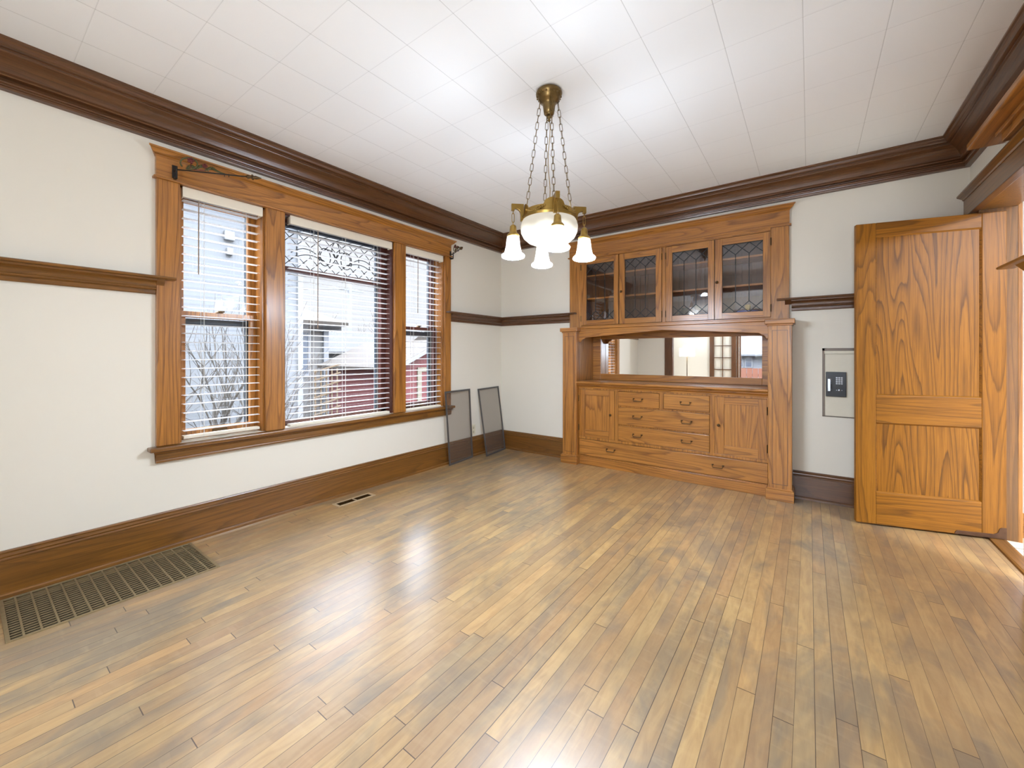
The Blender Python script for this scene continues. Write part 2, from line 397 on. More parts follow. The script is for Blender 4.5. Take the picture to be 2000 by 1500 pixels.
BASE = [(0, .229), (.012, .229), (.016, .222), (.014, .216), (.020, .211), (.022, .203), (.019, .195), (.024, .189), (.024, .183), (.018, .180), (.018, .022), (.026, .021), (.032, .014), (.034, 0), (0, 0)]
def bb(side, nodes, mat, label):
    return tag(MB().sweep(BASE, nodes).build('baseboard_' + side, mat), label, 'baseboard', kind='structure')
bb('left', [N_L, C_LB], BY, 'tall moulded oak baseboard under the windows')
bb('back', [C_LB, lambda p: (.99, -p)], BX, 'short moulded oak baseboard between the corner and the buffet')
bb('back_right', [lambda p: (3.11, -p), C_BR], DX, 'dark oak baseboard between the buffet and the open door')
bb('right', [lambda p: (W - p, -1.10), N_R], BY, 'oak baseboard along the right wall toward the viewer')
bb('near', [N_L, lambda p: (.6, NEAR + p)], BX, 'oak baseboard of the near wall seen in the mirror')
RS = [(0, 1.671), (.084, 1.671), (.090, 1.668), (.092, 1.662), (.090, 1.657), (.084, 1.655), (.062, 1.654), (0, 1.654)]
RB = [(0, 1.654), (.060, 1.654), (.058, 1.645)] + ARC((.052, 1.643), (.030, 1.612), 6, .18) + [(.028, 1.606), (.034, 1.603), (.036, 1.597), (.030, 1.591), (.022, 1.589), (.022, 1.57), (.018, 1.565), (0, 1.565)]
def rail(n, axis, a, b, wallpos, sgn, e0, e1, mat, label):
    """plate rail; the shelf overlaps the casings by e0/e1"""
    if axis == 'y': nd = lambda t: (lambda p: (wallpos + sgn * p, t))
    else: nd = lambda t: (lambda p: (t, -p))
    m = MB().sweep(RB, [nd(a), nd(b)])
    RS2 = [(q if q > .001 else (.031 if (e0 or e1) else 0), z) for q, z in RS]
    m.sweep(RS, [nd(a), nd(b)])
    if e0: m.sweep(RS2, [nd(a - e0), nd(a)]); m.sweep([(.031, 1.654), (.06, 1.654), (.05, 1.642), (.031, 1.62)], [nd(a - e0 * .45), nd(a)])
    if e1: m.sweep(RS2, [nd(b), nd(b + e1)]); m.sweep([(.031, 1.654), (.06, 1.654), (.05, 1.642), (.031, 1.62)], [nd(b), nd(b + e1 * .45)])
    return tag(m.build('trim_%d' % n, mat), label, 'plate rail', kind='structure')
rail(4, 'y', NEAR, -3.452, 0, 1, 0, .083, BY, 'oak plate rail on the left wall, near side of the windows')
m = MB()
nodesC = [L0(-.941), C_LB, lambda p: (1.009, -p)]
m.sweep(RB, nodesC).sweep(RS, nodesC)
RS2 = [(max(p, .031), z) for p, z in RS]
m.sweep(RS2, [L0(-1.02), L0(-.941)]).sweep(RS2, [lambda p: (1.009, -p), lambda p: (1.10, -p)])
tag(m.build('trim_5', DX), 'dark oak plate rail turning the room corner from windows to buffet', 'plate rail', kind='structure')
rail(6, 'x', 3.1, W - .002, 0, 1, .1, 0, DX, 'dark oak plate rail between the buffet and the open door')
rail(7, 'y', NEAR, -1.10, W, -1, 0, .24, BY, 'oak plate rail on the right wall beside the doorway')

# doorway on right wall
t8 = thing('trim_8', (W, -.55, 0), 'oak casing and header around the kitchen doorway', 'door casing', kind='structure')
m = MB().box(W - .03, W, -1.095, DO0 - .018, .0, 2.148); m.build('casing', OZ, t8, .003)
m = MB().box(W - .03, W, DO1 + .018, -.003, 0, 2.148); m.build('casing', OZ, t8, .003)
m = MB().box(W - .032, W, -1.10, -.003, 2.15, 2.275); m.build('header', BY, t8, .002)
HC = lambda z: [(0, z), (.036, z), (.040, z + .010), (.060, z + .022), (.066, z + .026), (.066, z + .036), (0, z + .036)]
m = MB().sweep(HC(2.272), [lambda p: (W - p, -1.13), lambda p: (W - p, -.003)]); m.build('head_cap', BY, t8)
m = MB().box(W - .042, W, -1.11, -.003, 2.143, 2.156); m.build('bead', DY, t8, .003)
m = MB().box(W, W + .17, DO1, DO1 + .02, 0, DZT + .02).box(W, W + .17, DO0 - .02, DO0, 0, DZT + .02).box(W, W + .17, DO0 - .02, DO1 + .02, DZT, DZT + .02)
m.build('jamb', BZ, t8, .001)
m = MB().box(W + .17, W + .19, DO1 - .0, -.05, .0, 2.2); m.build('kitchen_casing', OZ, t8, .002)
m = MB().prism([(W + .035, 0), (W + .04, .009), (W + .05, .012), (W + .105, .012), (W + .12, .006), (W + .125, 0)], 1, DO0, DO1)
m.v = [Vector((v.x, v.y, v.z)) for v in m.v]
tag(m.build('trim_9', BY), 'low oak threshold between strip floor and kitchen tile', 'threshold', kind='structure')
# high shelf-like head cap on right wall
t10 = thing('trim_10', (W, -1.5, 2.34), 'thick projecting oak head cap high on the right wall', 'head cap', kind='structure')
m = MB().box(3.974, W - .0, -3.4, -.62, 2.408, 2.448); m.build('cap_board', OY, t10, .008)
m = MB().box(W - .066, W, -3.35, -.835, 2.345, 2.408).box(W - .085, W - .066, -3.35, -.815, 2.385, 2.408); m.build('bed_mould', OY, t10, .003)
# near opening casing
t11 = thing('trim_11', (.7, NEAR, 0), 'dark oak casing of the wide opening, seen in the mirror', 'door casing', kind='structure')
MB().box(.62, .79, NEAR, NEAR + .03, 0, 2.39).build('casing', DZ, t11, .003)
MB().box(3.45, 3.6, NEAR, NEAR + .03, 0, 2.39).build('casing', DZ, t11, .003)
MB().box(.60, 3.62, NEAR, NEAR + .032, 2.39, 2.49).build('header', DX, t11, .003)
MB().box(.74, .765, NEAR - .16, NEAR, 0, 2.41).box(3.475, 3.5, NEAR - .16, NEAR, 0, 2.41).build('jamb', DZ, t11, .003)

# ---------------------------------------------------------------- triple window
tw = thing('trim_12', (0, -2.2, .53), 'honey oak casing, header, mullions and stool framing the triple window', 'window casing', kind='structure')
def prof_y(poly, a, b): return MB().prism(poly, 1, a, b)
MB().box(0, .03, -3.45, -3.335, WZ0, 2.272).build('casing', OZ, tw, .003)
MB().box(0, .03, -1.031, -.943, WZ0, 2.272).build('casing', OZ, tw, .003)
MB().box(0, .03, -2.834, -2.702, WZ0, 2.272).build('mullion', OZ, tw, .003)
MB().box(0, .03, -1.698, -1.564, WZ0, 2.272).build('mullion', OZ, tw, .003)
MB().box(0, .032, -3.452, -.941, 2.284, 2.43).build('header', OY, tw, .001)
MB().box(0, .045, -3.466, -.927, 2.271, 2.285).build('bead', OY, tw, .004)
CAPP = [(0, 2.452), (.074, 2.452), (.074, 2.442), (.066, 2.438), (.060, 2.43), (.050, 2.418), (.040, 2.412), (.034, 2.405), (0, 2.405)]
def cap_ret(mb, prof, base, y0, y1):
    """moulding along y on wall x=0 returned at both ends"""
    nodes = []
    n = len(prof); vs = []
    for y, sg in ((y0, -1), (y1, 1)):
        vs += [(p, y + sg * max(p - base, 0), z) for p, z in prof]
    fs = [(i, (i + 1) % n, n + (i + 1) % n, n + i) for i in range(n)] + [tuple(range(n)), tuple(range(n, 2 * n))[::-1]]
    mb.add(vs, fs); return mb
cap_ret(MB(), CAPP, .032, -3.452, -.941).build('head_cap', OY, tw)
MB().box(-.005, .072, -3.488, -.916, .612, .638).build('stool', BY, tw, .006)
APR = [(0, .612), (.044, .612), (.046, .604), (.040, .594), (.033, .590), (.033, .560), (.030, .556), (.033, .550), (.030, .540), (.022, .536), (0, .534)]
cap_ret(MB(), APR, .03, -3.45, -.943).build('apron', BY, tw)
for k, (a, b) in enumerate(WO):
    jm = MB(); jm.box(-.2, 0, a - .001, a + .014, WZ0, WZ1).box(-.2, 0, b - .014, b + .001, WZ0, WZ1).box(-.2, 0, a, b, WZ1 - .014, WZ1 + .001).box(-.2, -.0, a, b, WZ0 - .02, WZ0 - .004)
    nm = ['left double-hung window nearest the viewer, behind wide white blinds', 'centre picture window with a leaded glass transom', 'right double-hung window nearest the room corner'][k]
    wdw = thing('window_%d' % (k + 1), (-.1, (a + b) / 2, WZ0), nm, 'window', kind='structure')
    jm.build('jamb', OZ if k != 1 else RZ, wdw)
    a += .014; b -= .014; z0, z1 = WZ0, WZ1 - .014
    def sash(name, x0, x1, za, zb, st, rt, rb, mz, my, gy=.012):
        f = MB().box(x0, x1, a, a + st, za, zb).box(x0, x1, b - st, b, za, zb).box(x0, x1, a + st, b - st, zb - rt, zb).box(x0, x1, a + st, b - st, za, za + rb)
        o = f.build(name, mz, wdw, .002)
        xm = (x0 + x1) / 2
        MB().box(xm - .002, xm + .002, a + st - .005, b - st + .005, za + rb - .005, zb - rt + .005).build('glass_pane', GLASS, o)
        return o
    if k != 1:
        mz = OZ if k == 0 else RZ
        lo = sash('lower_sash', -.125, -.09, z0, 1.487, .045, .04, .065, mz, OY)
        up = sash('upper_sash', -.165, -.13, 1.45, z1, .045, .045, .038, mz, OY)
        ym = (a + b) / 2
        lk = MB().lathe([(.0001, .012), (.016, .012), (.024, .004), (.026, 0)], (-.107, ym, 1.487), 16); lk.box(-.118, -.085, ym - .006, ym + .03, 1.493, 1.503)
        lk.build('sash_lock', BRONZE, lo, .001)
        lf = MB().box(-.09, -.072, ym - .04, ym + .04, WZ0 + .03, WZ0 + .036).box(-.09, -.085, ym - .045, ym + .045, WZ0 + .018, WZ0 + .05)
        lf.build('sash_lift', BRONZE, lo, .001)
        st = MB().box(-.2, -.17, a - .014, a + .03, z0, z1).box(-.2, -.17, b - .045, b + .014, z0, z1).box(-.2, -.17, a, b, z1 - .03, z1).box(-.2, -.17, a, b, z0 - .02, z0 + .03).box(-.2, -.175, a, b, 1.40, 1.445)
        st.build('storm_frame', STORM, wdw, .001)
        MB().box(-.24, -.2, b - .01, b + .05, z0, z1).box(-.24, -.2, a - .05, a + .01, z0, z1).build('exterior_casing', WPAINT, wdw)
    else:
        f = MB().box(-.14, -.095, a, a + .03, z0, z1).box(-.14, -.095, b - .05, b, z0, z1).box(-.14, -.095, a, b, z1 - .025, z1).box(-.14, -.095, a, b, z0, z0 + .04).box(-.15, -.09, a + .03, b - .05, 1.858, 1.896)
        f.build('sash', RZ, wdw, .002)
        MB().box(-.119, -.115, a + .025, b - .045, z0 + .035, 1.86).build('glass_pane', GLASS, wdw)
        g0, g1, h0, h1 = a + .03, b - .05, 1.896, z1 - .025
        tp = MB().box(-.119, -.115, g0 - .004, g1 + .004, h0 - .004, h1 + .004).build('transom_pane', GLASS, wdw)
        w = (g1 - g0) / 8; ld = MB(); X = -.117; HT = h1 - .045
        def seg(p, q, r=.0034): ld.tube([(X, p[0], p[1]), (X, q[0], q[1])], r, 6)
        hh = .105
        for c in range(8):
            y0, y1 = g0 + c * w, g0 + (c + 1) * w
            seg((y0, HT), (y1, HT - hh)); seg((y1, HT), (y0, HT - hh))
            seg((y0, h0), (y1, h0 + hh)); seg((y1, h0), (y0, h0 + hh))
        for c in (1, 2, 6, 7): seg((g0 + c * w, HT - hh), (g0 + c * w, h0 + hh))
        seg((g0, h0 + .003), (g1, h0 + .003), .004); seg((g0, HT + .0), (g1, HT), .004); seg((g0 + .002, h0), (g0 + .002, h1), .004); seg((g1 - .002, h0), (g1 - .002, h1), .004); seg((g0, h1 - .003), (g1, h1 - .003), .004)
        for c in range(8): seg((g0 + c * w, HT), (g0 + (c + 1) * w, h1), .0025)
        yc = g0 + 4 * w; zc = (h0 + HT) / 2
        def curve(fn, n=18, r=.004): ld.tube([(X, *fn(i / n)) for i in range(n + 1)], r, 6)
        for s_ in (-1, 1):
            curve(lambda t: (yc + s_ * .036 * math.sin(PI * t), HT - (HT - zc + .01) * t))
            curve(lambda t: (yc + s_ * (.072 + .068 * math.cos(2 * PI * t)), zc - .005 + .062 * math.sin(2 * PI * t)), 28)
            curve(lambda t: (yc + s_ * (.10 + .052 * math.cos(2 * PI * t)), zc - .012 + .074 * math.sin(2 * PI * t)), 28)
            curve(lambda t: (yc + s_ * (.11 + .27 * t), zc - .05 + .075 * math.sin(PI * t * .9)))
            curve(lambda t: (yc + s_ * (.07 + .31 * t), zc - .075 + .055 * math.sin(PI * t)))
        ld.build('lead_came', LEAD, tp)
        MB().box(-.2, -.17, a - .014, a + .03, z0, z1).box(-.2, -.17, b - .055, b + .014, z0, z1).box(-.2, -.17, a, b, z1 - .03, z1).box(-.2, -.17, a, b, z0 - .02, z0 + .03).build('storm_frame', STORM, wdw, .001)
        MB().box(-.24, -.2, b - .01, b + .05, z0, z1).box(-.24, -.2, a - .05, a + .01, z0, z1).build('exterior_casing', WPAINT, wdw)

# blinds
def blind(a, b, zb, pitch, cords, wandy, wz, label, ends):
    t = thing('window_blind', (-.035, (a + b) / 2, zb), label, 'blind', 'blinds in the triple window')
    MB().box(-.002, .012, a - .0, b + .0, 2.203, 2.27).box(-.05, -.002, b - .012, b, 2.203, 2.27).box(-.05, -.002, a, a + .012, 2.203, 2.27).build('valance', BLINDC, t, .004)
    MB().box(-.062, -.012, a + .015, b - .015, 2.215, 2.257).build('headrail', BLIND, t, .002)
    a2, b2 = a + .012, b - .012
    x0, x1 = -.063, -.013
    br = MB(); br.prism([(x0, zb + .004), (x0 + .004, zb), (x1 - .004, zb), (x1, zb + .006), (x1, zb + .016), (x1 - .006, zb + .02), (x0 + .004, zb + .02), (x0, zb + .016)], 1, a2, b2)
    br.build('bottom_rail', BLINDC, t, .001)
    n = int((2.19 - zb - .035) / pitch) + 1
    z = zb + .052
    first = None
    zs = []
    while z < 2.2: zs.append(z); z += pitch
    sl = MB(); k = 6; P2 = []
    for i in range(k + 1):
        u = i / k; P2.append((x0 + (x1 - x0) * u, zs[0] + .0035 * math.sin(PI * u)))
    for i in range(k, -1, -1):
        u = i / k; P2.append((x0 + (x1 - x0) * u, zs[0] + .0035 * math.sin(PI * u) - .0022))
    sl.prism(P2, 1, a2, b2)
    first = sl.build('slat', BLIND, t, smooth=False)
    for q in zs[1:]:
        c = first.copy(); COL.objects.link(c); c.parent = t; c.location = (0, 0, q - zs[0])
    for cy in cords:
        lc = MB()
        for xx in (x0 - .002, x1 + .002): lc.tube([(xx, cy, zb + .01), (xx, cy, 2.215)], .0010, 5)
        for q in zs: lc.tube([(x0 - .002, cy, q - .002), (x1 + .002, cy, q - .002)], .0007, 4)
        lc.tube([((x0 + x1) / 2, cy + .012, zb + .018), ((x0 + x1) / 2, cy + .012, 2.215)], .0009, 5)
        lc.build('ladder_cord', CORD, t)
    MB().tube([(.004 + .012, wandy, 2.20), (.012, wandy, wz)], .0035, 8).build('tilt_wand', WAND, t)
    return t
blind(-3.318, -2.848, .655, .0572, (-3.20, -2.95), -3.235, 1.72, 'white slatted blind in the left window, nearest the viewer', 0)
blind(-2.655, -1.712, .640, .0472, (-2.46, -2.18, -1.86), -2.44, 1.41, 'widest white slatted blind, over the leaded glass picture window', 0)
blind(-1.552, -1.043, .634, .0585, (-1.43, -1.20, -1.12), -1.40, 1.62, 'white slatted blind in the right window beside the room corner', 0)

# curtain swing rods
def swing_rod(base, tip, label, flowers):
    t = thing('swing_curtain_rod', base, label, 'curtain rod', 'curtain rods on the window header')
    b, e = Vector(base), Vector(tip); d = (e - b); L = d.length; d.normalize()
    m = MB().box(.031, .037, b.y - .012, b.y + .012, b.z - .045, b.z + .035); m.tube([(.036, b.y, b.z), (.036 + .02, b.y, b.z), (b.x, b.y, b.z)], .006, 8)
    m.tube([(b.x, b.y, b.z - .05), (b.x, b.y, b.z + .02)], .0055, 8); m.box(.031, b.x, b.y - .006, b.y + .006, b.z - .055, b.z - .043)
    m.build('bracket', IRON, t, .001)
    up = Vector((0, 0, 1))
    def at(s, h, off=0): return b + d * s + up * h + d.cross(up) * off
    m = MB().tube([b, b + d * L * .5, e], .0042, 8)
    for q in (-.012, .012): m.tube([at(L * .62 + q, .006), at(L * .62 + q, -.014)], .0022, 6)
    m.build('rod', IRON, t, smooth=True)
    m = MB(); n = 22
    m.tube([at(.045 + .045 * math.cos(2 * PI * i / n * .9 + PI * 1.4) + .02, .045 + .036 * math.sin(2 * PI * i / n * .9 + PI * 1.4)) for i in range(n + 1)], .0045, 8)
    for s0, ln, hh in ((.05, .055, .02), (.10, .07, .028), (.15, .07, .02)):
        k = 8
        for i in range(k):
            a0 = at(s0 + ln * i / k, .01 + hh * math.sin(PI * i / k)); a1 = at(s0 + ln * (i + 1) / k, .01 + hh * math.sin(PI * (i + 1) / k))
            m.bar(a0, a1, .004 + .016 * math.sin(PI * (i + .5) / k), .003, d.cross(up))
    m.tube([at(.19, .028), at(.235, .008), at(.26, .004)], [.006, .005, .002], 6)
    m.build('scroll_leaf', GREENM, t, smooth=True)
    m = MB()
    for s0, h0, r in ((.075, .065, .013), (.15, .04, .010)):
        m.sphere(at(s0, h0), r * .6, 6)
        for i in range(5):
            a = 2 * PI * i / 5; m.sphere(at(s0 + r * math.cos(a), h0 + r * math.sin(a)), r * .6, 6)
    m.tube([at(.075, .065), at(.075, .01), at(.15, .012), at(.15, .04)], .003, 6); m.build('flower', REDM, t, smooth=True)
    m = MB()
    m.tube([at(L - .06, 0), at(L - .045, .0), at(L - .03, 0), at(L, 0), at(L + .03, 0)], [.005, .013, .008, .012, .002], 8)
    for i in range(6):
        a = 2 * PI * i / 6; o_ = d.cross(up) * .012 * math.cos(a) + up * .012 * math.sin(a)
        m.sphere(b + d * (L - .02) + o_, .006, 5)
    m.build('finial', BRONZE, t, smooth=True)
    return t
swing_rod((.074, -3.365, 2.34), (.342, -3.025, 2.34), 'iron swing-arm curtain rod with leaf scroll at the near end of the window header', 1)
swing_rod((.074, -.955, 2.30), (.33, -1.09, 2.30), 'iron swing-arm curtain rod at the corner end of the window header', 1)

# ---------------------------------------------------------------- built-in buffet
bf = thing('built_in_buffet', (2.05, -.1, 0), 'tall built-in oak buffet with mirror, drawers and four leaded glass doors', 'buffet')
YF = -.11; YP = -.172; YU = -.03; YB = .30
def fr(name, x0, x1, z0, z1, y, th, mat, parent=bf, bev=.002, label=None):
    return MB().box(x0, x1, y, y + th, z0, z1).build(name, mat, parent, bev, label=label)
# carcass
m = MB()
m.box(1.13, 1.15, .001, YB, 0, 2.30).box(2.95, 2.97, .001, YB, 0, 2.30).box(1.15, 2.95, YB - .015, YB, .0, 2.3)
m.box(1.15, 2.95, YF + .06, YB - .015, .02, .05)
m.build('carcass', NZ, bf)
# face frame pieces
fr('upper_casing', 1.011, 1.1595, 1.50, 2.29, YU, .03 + .0, OZ)
fr('upper_casing', 2.9525, 3.085, 1.50, 2.29, YU, .03, OZ)
fr('header', 1.009, 3.087, 2.298, 2.43, YU - .004, .034, OX)
MB().box(.996, 3.10, YU - .018, 0, 2.286, 2.300).build('bead', OX, bf, .004)
def cap_x(prof, base, x0, x1, name, mat, parent=bf):
    n = len(prof); vs = []
    for x, sg in ((x0, -1), (x1, 1)): vs += [(x + sg * max(p - base, 0), -p, z) for p, z in prof]
    fs = [(i, (i + 1) % n, n + (i + 1) % n, n + i) for i in range(n)] + [tuple(range(n)), tuple(range(n, 2 * n))[::-1]]
    return MB().add(vs, fs).build(name, mat, parent)
cap_x([(0, 2.462), (.076, 2.462), (.076, 2.452), (.068, 2.448), (.060, 2.438), (.050, 2.428), (.040, 2.420), (.034, 2.412), (0, 2.412)], .034, 1.009, 3.087, 'head_cap', OX)
MB().box(1.155, 2.955, YU - .006, YU + .03, 2.262, 2.287).box(1.155, 2.955, YU - .014, YU - .004, 2.270, 2.287).build('head_rail', OX, bf, .003)
fr('upper_rail', 1.155, 2.955, 1.50, 1.520, YU, .03, OX)
fr('upper_stile', 2.041, 2.077, 1.52, 2.262, YU, .03, OZ)
# ledge over the mirror niche and arched apron
MB().box(1.155, 2.955, YF - .014, YU + .03, 1.480, 1.503).build('ledge', OX, bf, .004)
poly = [(1.165, 1.480), (1.165, 1.348), (1.185, 1.348)] + [(1.185 + .045 * math.sin(a), 1.348 + .045 * (1 - math.cos(a))) for a in [PI / 2 * i / 6 for i in range(1, 7)]]
poly = [(1.165, 1.480), (1.165, 1.335), (1.195, 1.335), (1.200, 1.352), (1.215, 1.366), (1.232, 1.370), (1.245, 1.384)]
poly += [(2.059, 1.438)] + [(2.059 + (2.059 - x), z) for x, z in reversed(poly[:7])]
MB().prism([(x, z) for x, z in poly], 1, YF, YF + .022).build('arched_apron', OX, bf, .003)
# pilasters
for x0, x1 in ((1.000, 1.168), (2.943, 3.108)):
    p = MB().box(x0, x1, YP, YF + .03, .09, 1.44); po = p.build('pilaster', OZ, bf, .003)
    m = MB().box(x0 + .028, x0 + .032, YP - .0012, YP + .002, .13, 1.40).box(x1 - .032, x1 - .028, YP - .0012, YP + .002, .13, 1.40).box(x0 + .028, x1 - .028, YP - .0012, YP + .002, 1.397, 1.401).box(x0 + .028, x1 - .028, YP - .0012, YP + .002, .128, .132)
    m.build('panel_groove', DZ, po)
    MB().box(x0 - .016, x1 + .014, YP - .02, 0 if x0 < 2 else 0, .0, .088).box(x0 - .008, x1 + .007, YP - .010, 0, .088, .098).build('plinth', OX, po, .003)
    MB().box(x0 - .008, x1 + .008, YP - .010, 0, 1.438, 1.452).box(x0 - .022, x1 + .020, YP - .026, 0, 1.452, 1.492).build('capital', OX, po, .004)
    MB().box(x0 + .004, x1 - .004, YF + .03, 0, .09, 1.44).build('side_board', OZ, po)
# niche sides, soffit, mirror frame
MB().box(1.15, 1.166, YF + .03, YB - .02, .91, 1.48).build('niche_side', OZ, bf); MB().box(2.934, 2.95, YF + .03, YB - .02, .91, 1.48).build('niche_side', OZ, bf)
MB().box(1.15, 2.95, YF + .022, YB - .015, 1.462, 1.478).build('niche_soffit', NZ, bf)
m = MB(); x0, x1, z0, z1 = 1.166, 2.934, .91, 1.462
mf = [(1.262, 2.866, .978, 1.375)]
a, b2, c, d = mf[0]
m.box(x0, a, YB - .045, YB - .018, z0, z1).box(b2, x1, YB - .045, YB - .018, z0, z1).box(a, b2, YB - .045, YB - .018, z0, c).box(a, b2, YB - .045, YB - .018, d, z1)
mo = m.build('mirror_frame', OX, bf, .003)
mm = MB().add([(a - .004, .270, c - .004), (b2 + .004, .270, c - .004), (b2 + .004, .271, d + .004), (a - .004, .271, d + .004), (a - .004, .276, c - .004), (b2 + .004, .276, c - .004), (b2 + .004, .277, d + .004), (a - .004, .277, d + .004)], [(0, 1, 2, 3), (7, 6, 5, 4), (0, 4, 5, 1), (1, 5, 6, 2), (2, 6, 7, 3), (3, 7, 4, 0)])
mm.build('mirror', MIRROR, mo)
# counter
MB().prism([(YF - .060, .884), (YF - .066, .89), (YF - .066, .902), (YF - .060, .908), (YB - .045, .908), (YB - .045, .875), (YF - .05, .875)], 0, 1.169, 2.942).build('counter', OX, bf, .002)
MB().prism([(YF - .035, .875), (YF - .035, .866), (YF - .01, .850), (YF - .004, .836), (YF + .01, .836), (YF + .01, .875)], 0, 1.169, 2.942).build('counter_moulding', OX, bf)
# lower face frame
m = MB(); m.box(2.9305, 2.943, YF + .001, YF + .03, .303, .82); m.box(1.168, 2.943, YF + .004, YF + .03, .82, .875).box(1.582, 1.619, YF + .004, YF + .03, .30, .82).box(2.488, 2.528, YF + .004, YF + .03, .30, .82)
m.box(1.168, 2.943, YF + .004, YF + .03, .278, .303).box(2.039, 2.076, YF + .004, YF + .03, .665, .82).box(1.62, 2.488, YF + .012, YF + .03, .655, .668).box(1.62, 2.488, YF + .012, YF + .03, .463, .475)
m.build('face_frame', OZ, bf, .001)
MB().box(1.168, 2.943, YF - .012, YF + .02, 0, .092).box(1.168, 2.943, YF - .004, YF + .02, .092, .098).build('kick_board', OX, bf, .003)
def bail(x, z, y, parent):
    m = MB(); w = .043
    m.tube([(x - w, y, z + .008), (x - w, y - .016, z + .008), (x - w, y - .022, z - .002), (x - w + .004, y - .024, z - .014), (x + w - .004, y - .024, z - .014), (x + w, y - .022, z - .002), (x + w, y - .016, z + .008), (x + w, y, z + .008)], .0036, 8)
    for sx in (-w, w): m.lathe([(.0001, -.004), (.009, -.004), (.010, 0), (.008, .003), (.0001, .003)], (x + sx, y - .002, z + .008), 12)
    return m.build('drawer_pull', BRONZE, parent, smooth=True, label='dark bronze bail pull')
def drawer(x0, x1, z0, z1, pulls):
    d = fr('drawer', x0 + .002, x1 - .002, z0 + .002, z1 - .002, YF, .02, OX, bf, .003)
    for x, z in pulls: bail(x, z, YF, d)
drawer(1.62, 2.038, .668, .818, [(1.827, .745)]); drawer(2.077, 2.487, .668, .820, [(2.28, .743)])
drawer(1.62, 2.487, .475, .655, [(1.822, .57), (2.289, .567)]); drawer(1.62, 2.487, .304, .463, [(1.822, .385), (2.289, .383)])
drawer(1.170, 2.94, .100, .276, [(1.539, .195), (2.555, .195)])
def ldoor(x0, x1, px0, px1, pz0, pz1, kx, hx):
    z0, z1 = .305, .818
    m = MB().box(x0, px0, YF, YF + .02, z0, z1).box(px1, x1, YF, YF + .02, z0, z1).use(1).box(px0, px1, YF, YF + .02, z0, pz0).box(px0, px1, YF, YF + .02, pz1, z1); d = m.build('cabinet_door', [OZ, OX], bf, .001)
    MB().box(px0 - .004, px1 + .004, YF + .010, YF + .018, pz0 - .004, pz1 + .004).build('panel', OZ, d)
    MB().lathe([(.004, 0), (.005, .010), (.011, .014), (.013, .020), (.008, .026), (.0001, .027)], (0, 0, 0), 14).build('knob', BRONZE, d, smooth=True, org=Vector((0, 0, 0))).matrix_local = Matrix.Translation(Vector((kx, YF, .565)) - Vector(bf['org'])) @ Matrix.Rotation(PI / 2, 4, 'X')
    for hz in (.40, .72): MB().box(hx - .004, hx + .004, YF - .006, YF + .004, hz - .028, hz + .028).tube([(hx, YF - .007, hz - .034), (hx, YF - .007, hz + .034)], .0045, 8).build('hinge', BRONZE, d)
ldoor(1.171, 1.579, 1.245, 1.517, .385, .757, 1.539, 1.169); ldoor(2.530, 2.930, 2.605, 2.868, .385, .757, 2.563, 2.934)
# upper glass doors
def gdoor(x0, x1, g0, g1, knob, hx, label):
    z0, z1, h0, h1 = 1.523, 2.258, 1.577, 2.196
    y0, y1 = YU - .006, YU + .016
    m = MB().box(x0, g0, y0, y1, z0, z1).box(g1, x1, y0, y1, z0, z1).use(1).box(g0, g1, y0, y1, z0, h0).box(g0, g1, y0, y1, h1, z1); d = m.build('glass_door', [OZ, OX], bf, .001)
    yg = YU + .006
    MB().box(g0 - .003, g1 + .003, yg, yg + .003, h0 - .003, h1 + .003).build('glass_pane', CGLASS, d)
    w = (g1 - g0) / 3; h = .098; m = MB()
    def seg(a, b): m.bar((a[0], yg - .001, a[1]), (b[0], yg - .001, b[1]), .0062, .004, (0, 1, 0))
    for c in range(3):
        a, b = g0 + c * w, g0 + (c + 1) * w
        seg((a, h1), (b, h1 - h)); seg((b, h1), (a, h1 - h)); seg((a, h0), (b, h0 + h)); seg((b, h0), (a, h0 + h))
    for c in (1, 2): seg((g0 + c * w, h1 - h), (g0 + c * w, h0 + h))
    for a, b in (((g0, h0), (g0, h1)), ((g1, h0), (g1, h1)), ((g0, h0), (g1, h0)), ((g0, h1), (g1, h1))): seg(a, b)
    m.build('lead_came', LEAD, d)
    if knob: MB().lathe([(.004, 0), (.005, .010), (.011, .014), (.013, .020), (.008, .026), (.0001, .027)], (0, 0, 0), 14).build('knob', BRONZE, d, smooth=True, org=Vector((0, 0, 0))).matrix_local = Matrix.Translation(Vector((knob, y0, 1.86)) - Vector(bf['org'])) @ Matrix.Rotation(PI / 2, 4, 'X')
    for hz in (1.60, 2.17): MB().tube([(hx, y0 - .003, hz - .032), (hx, y0 - .003, hz + .032)], .0045, 8).build('hinge', BRONZE, d)
gdoor(1.160, 1.592, 1.222, 1.541, None, 1.158, ''); gdoor(1.602, 2.038, 1.661, 1.981, 1.627, 2.040, '')
gdoor(2.080, 2.512, 2.139, 2.460, None, 2.078, ''); gdoor(2.518, 2.952, 2.578, 2.897, 2.538, 2.954, '')
for sz in (1.815, 2.070): MB().box(1.151, 2.949, .03, YB - .02, sz, sz + .018).build('shelf', OX, bf, .001)
MB().box(1.151, 2.949, YU + .03, YB - .02, 1.503, 1.523).build('shelf', OX, bf)
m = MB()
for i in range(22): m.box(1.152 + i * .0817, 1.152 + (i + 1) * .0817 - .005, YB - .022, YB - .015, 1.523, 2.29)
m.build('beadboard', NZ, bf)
MB().box(1.15, 2.95, YU + .03, YB - .015, 2.262, 2.28).build('cabinet_top', NZ, bf)

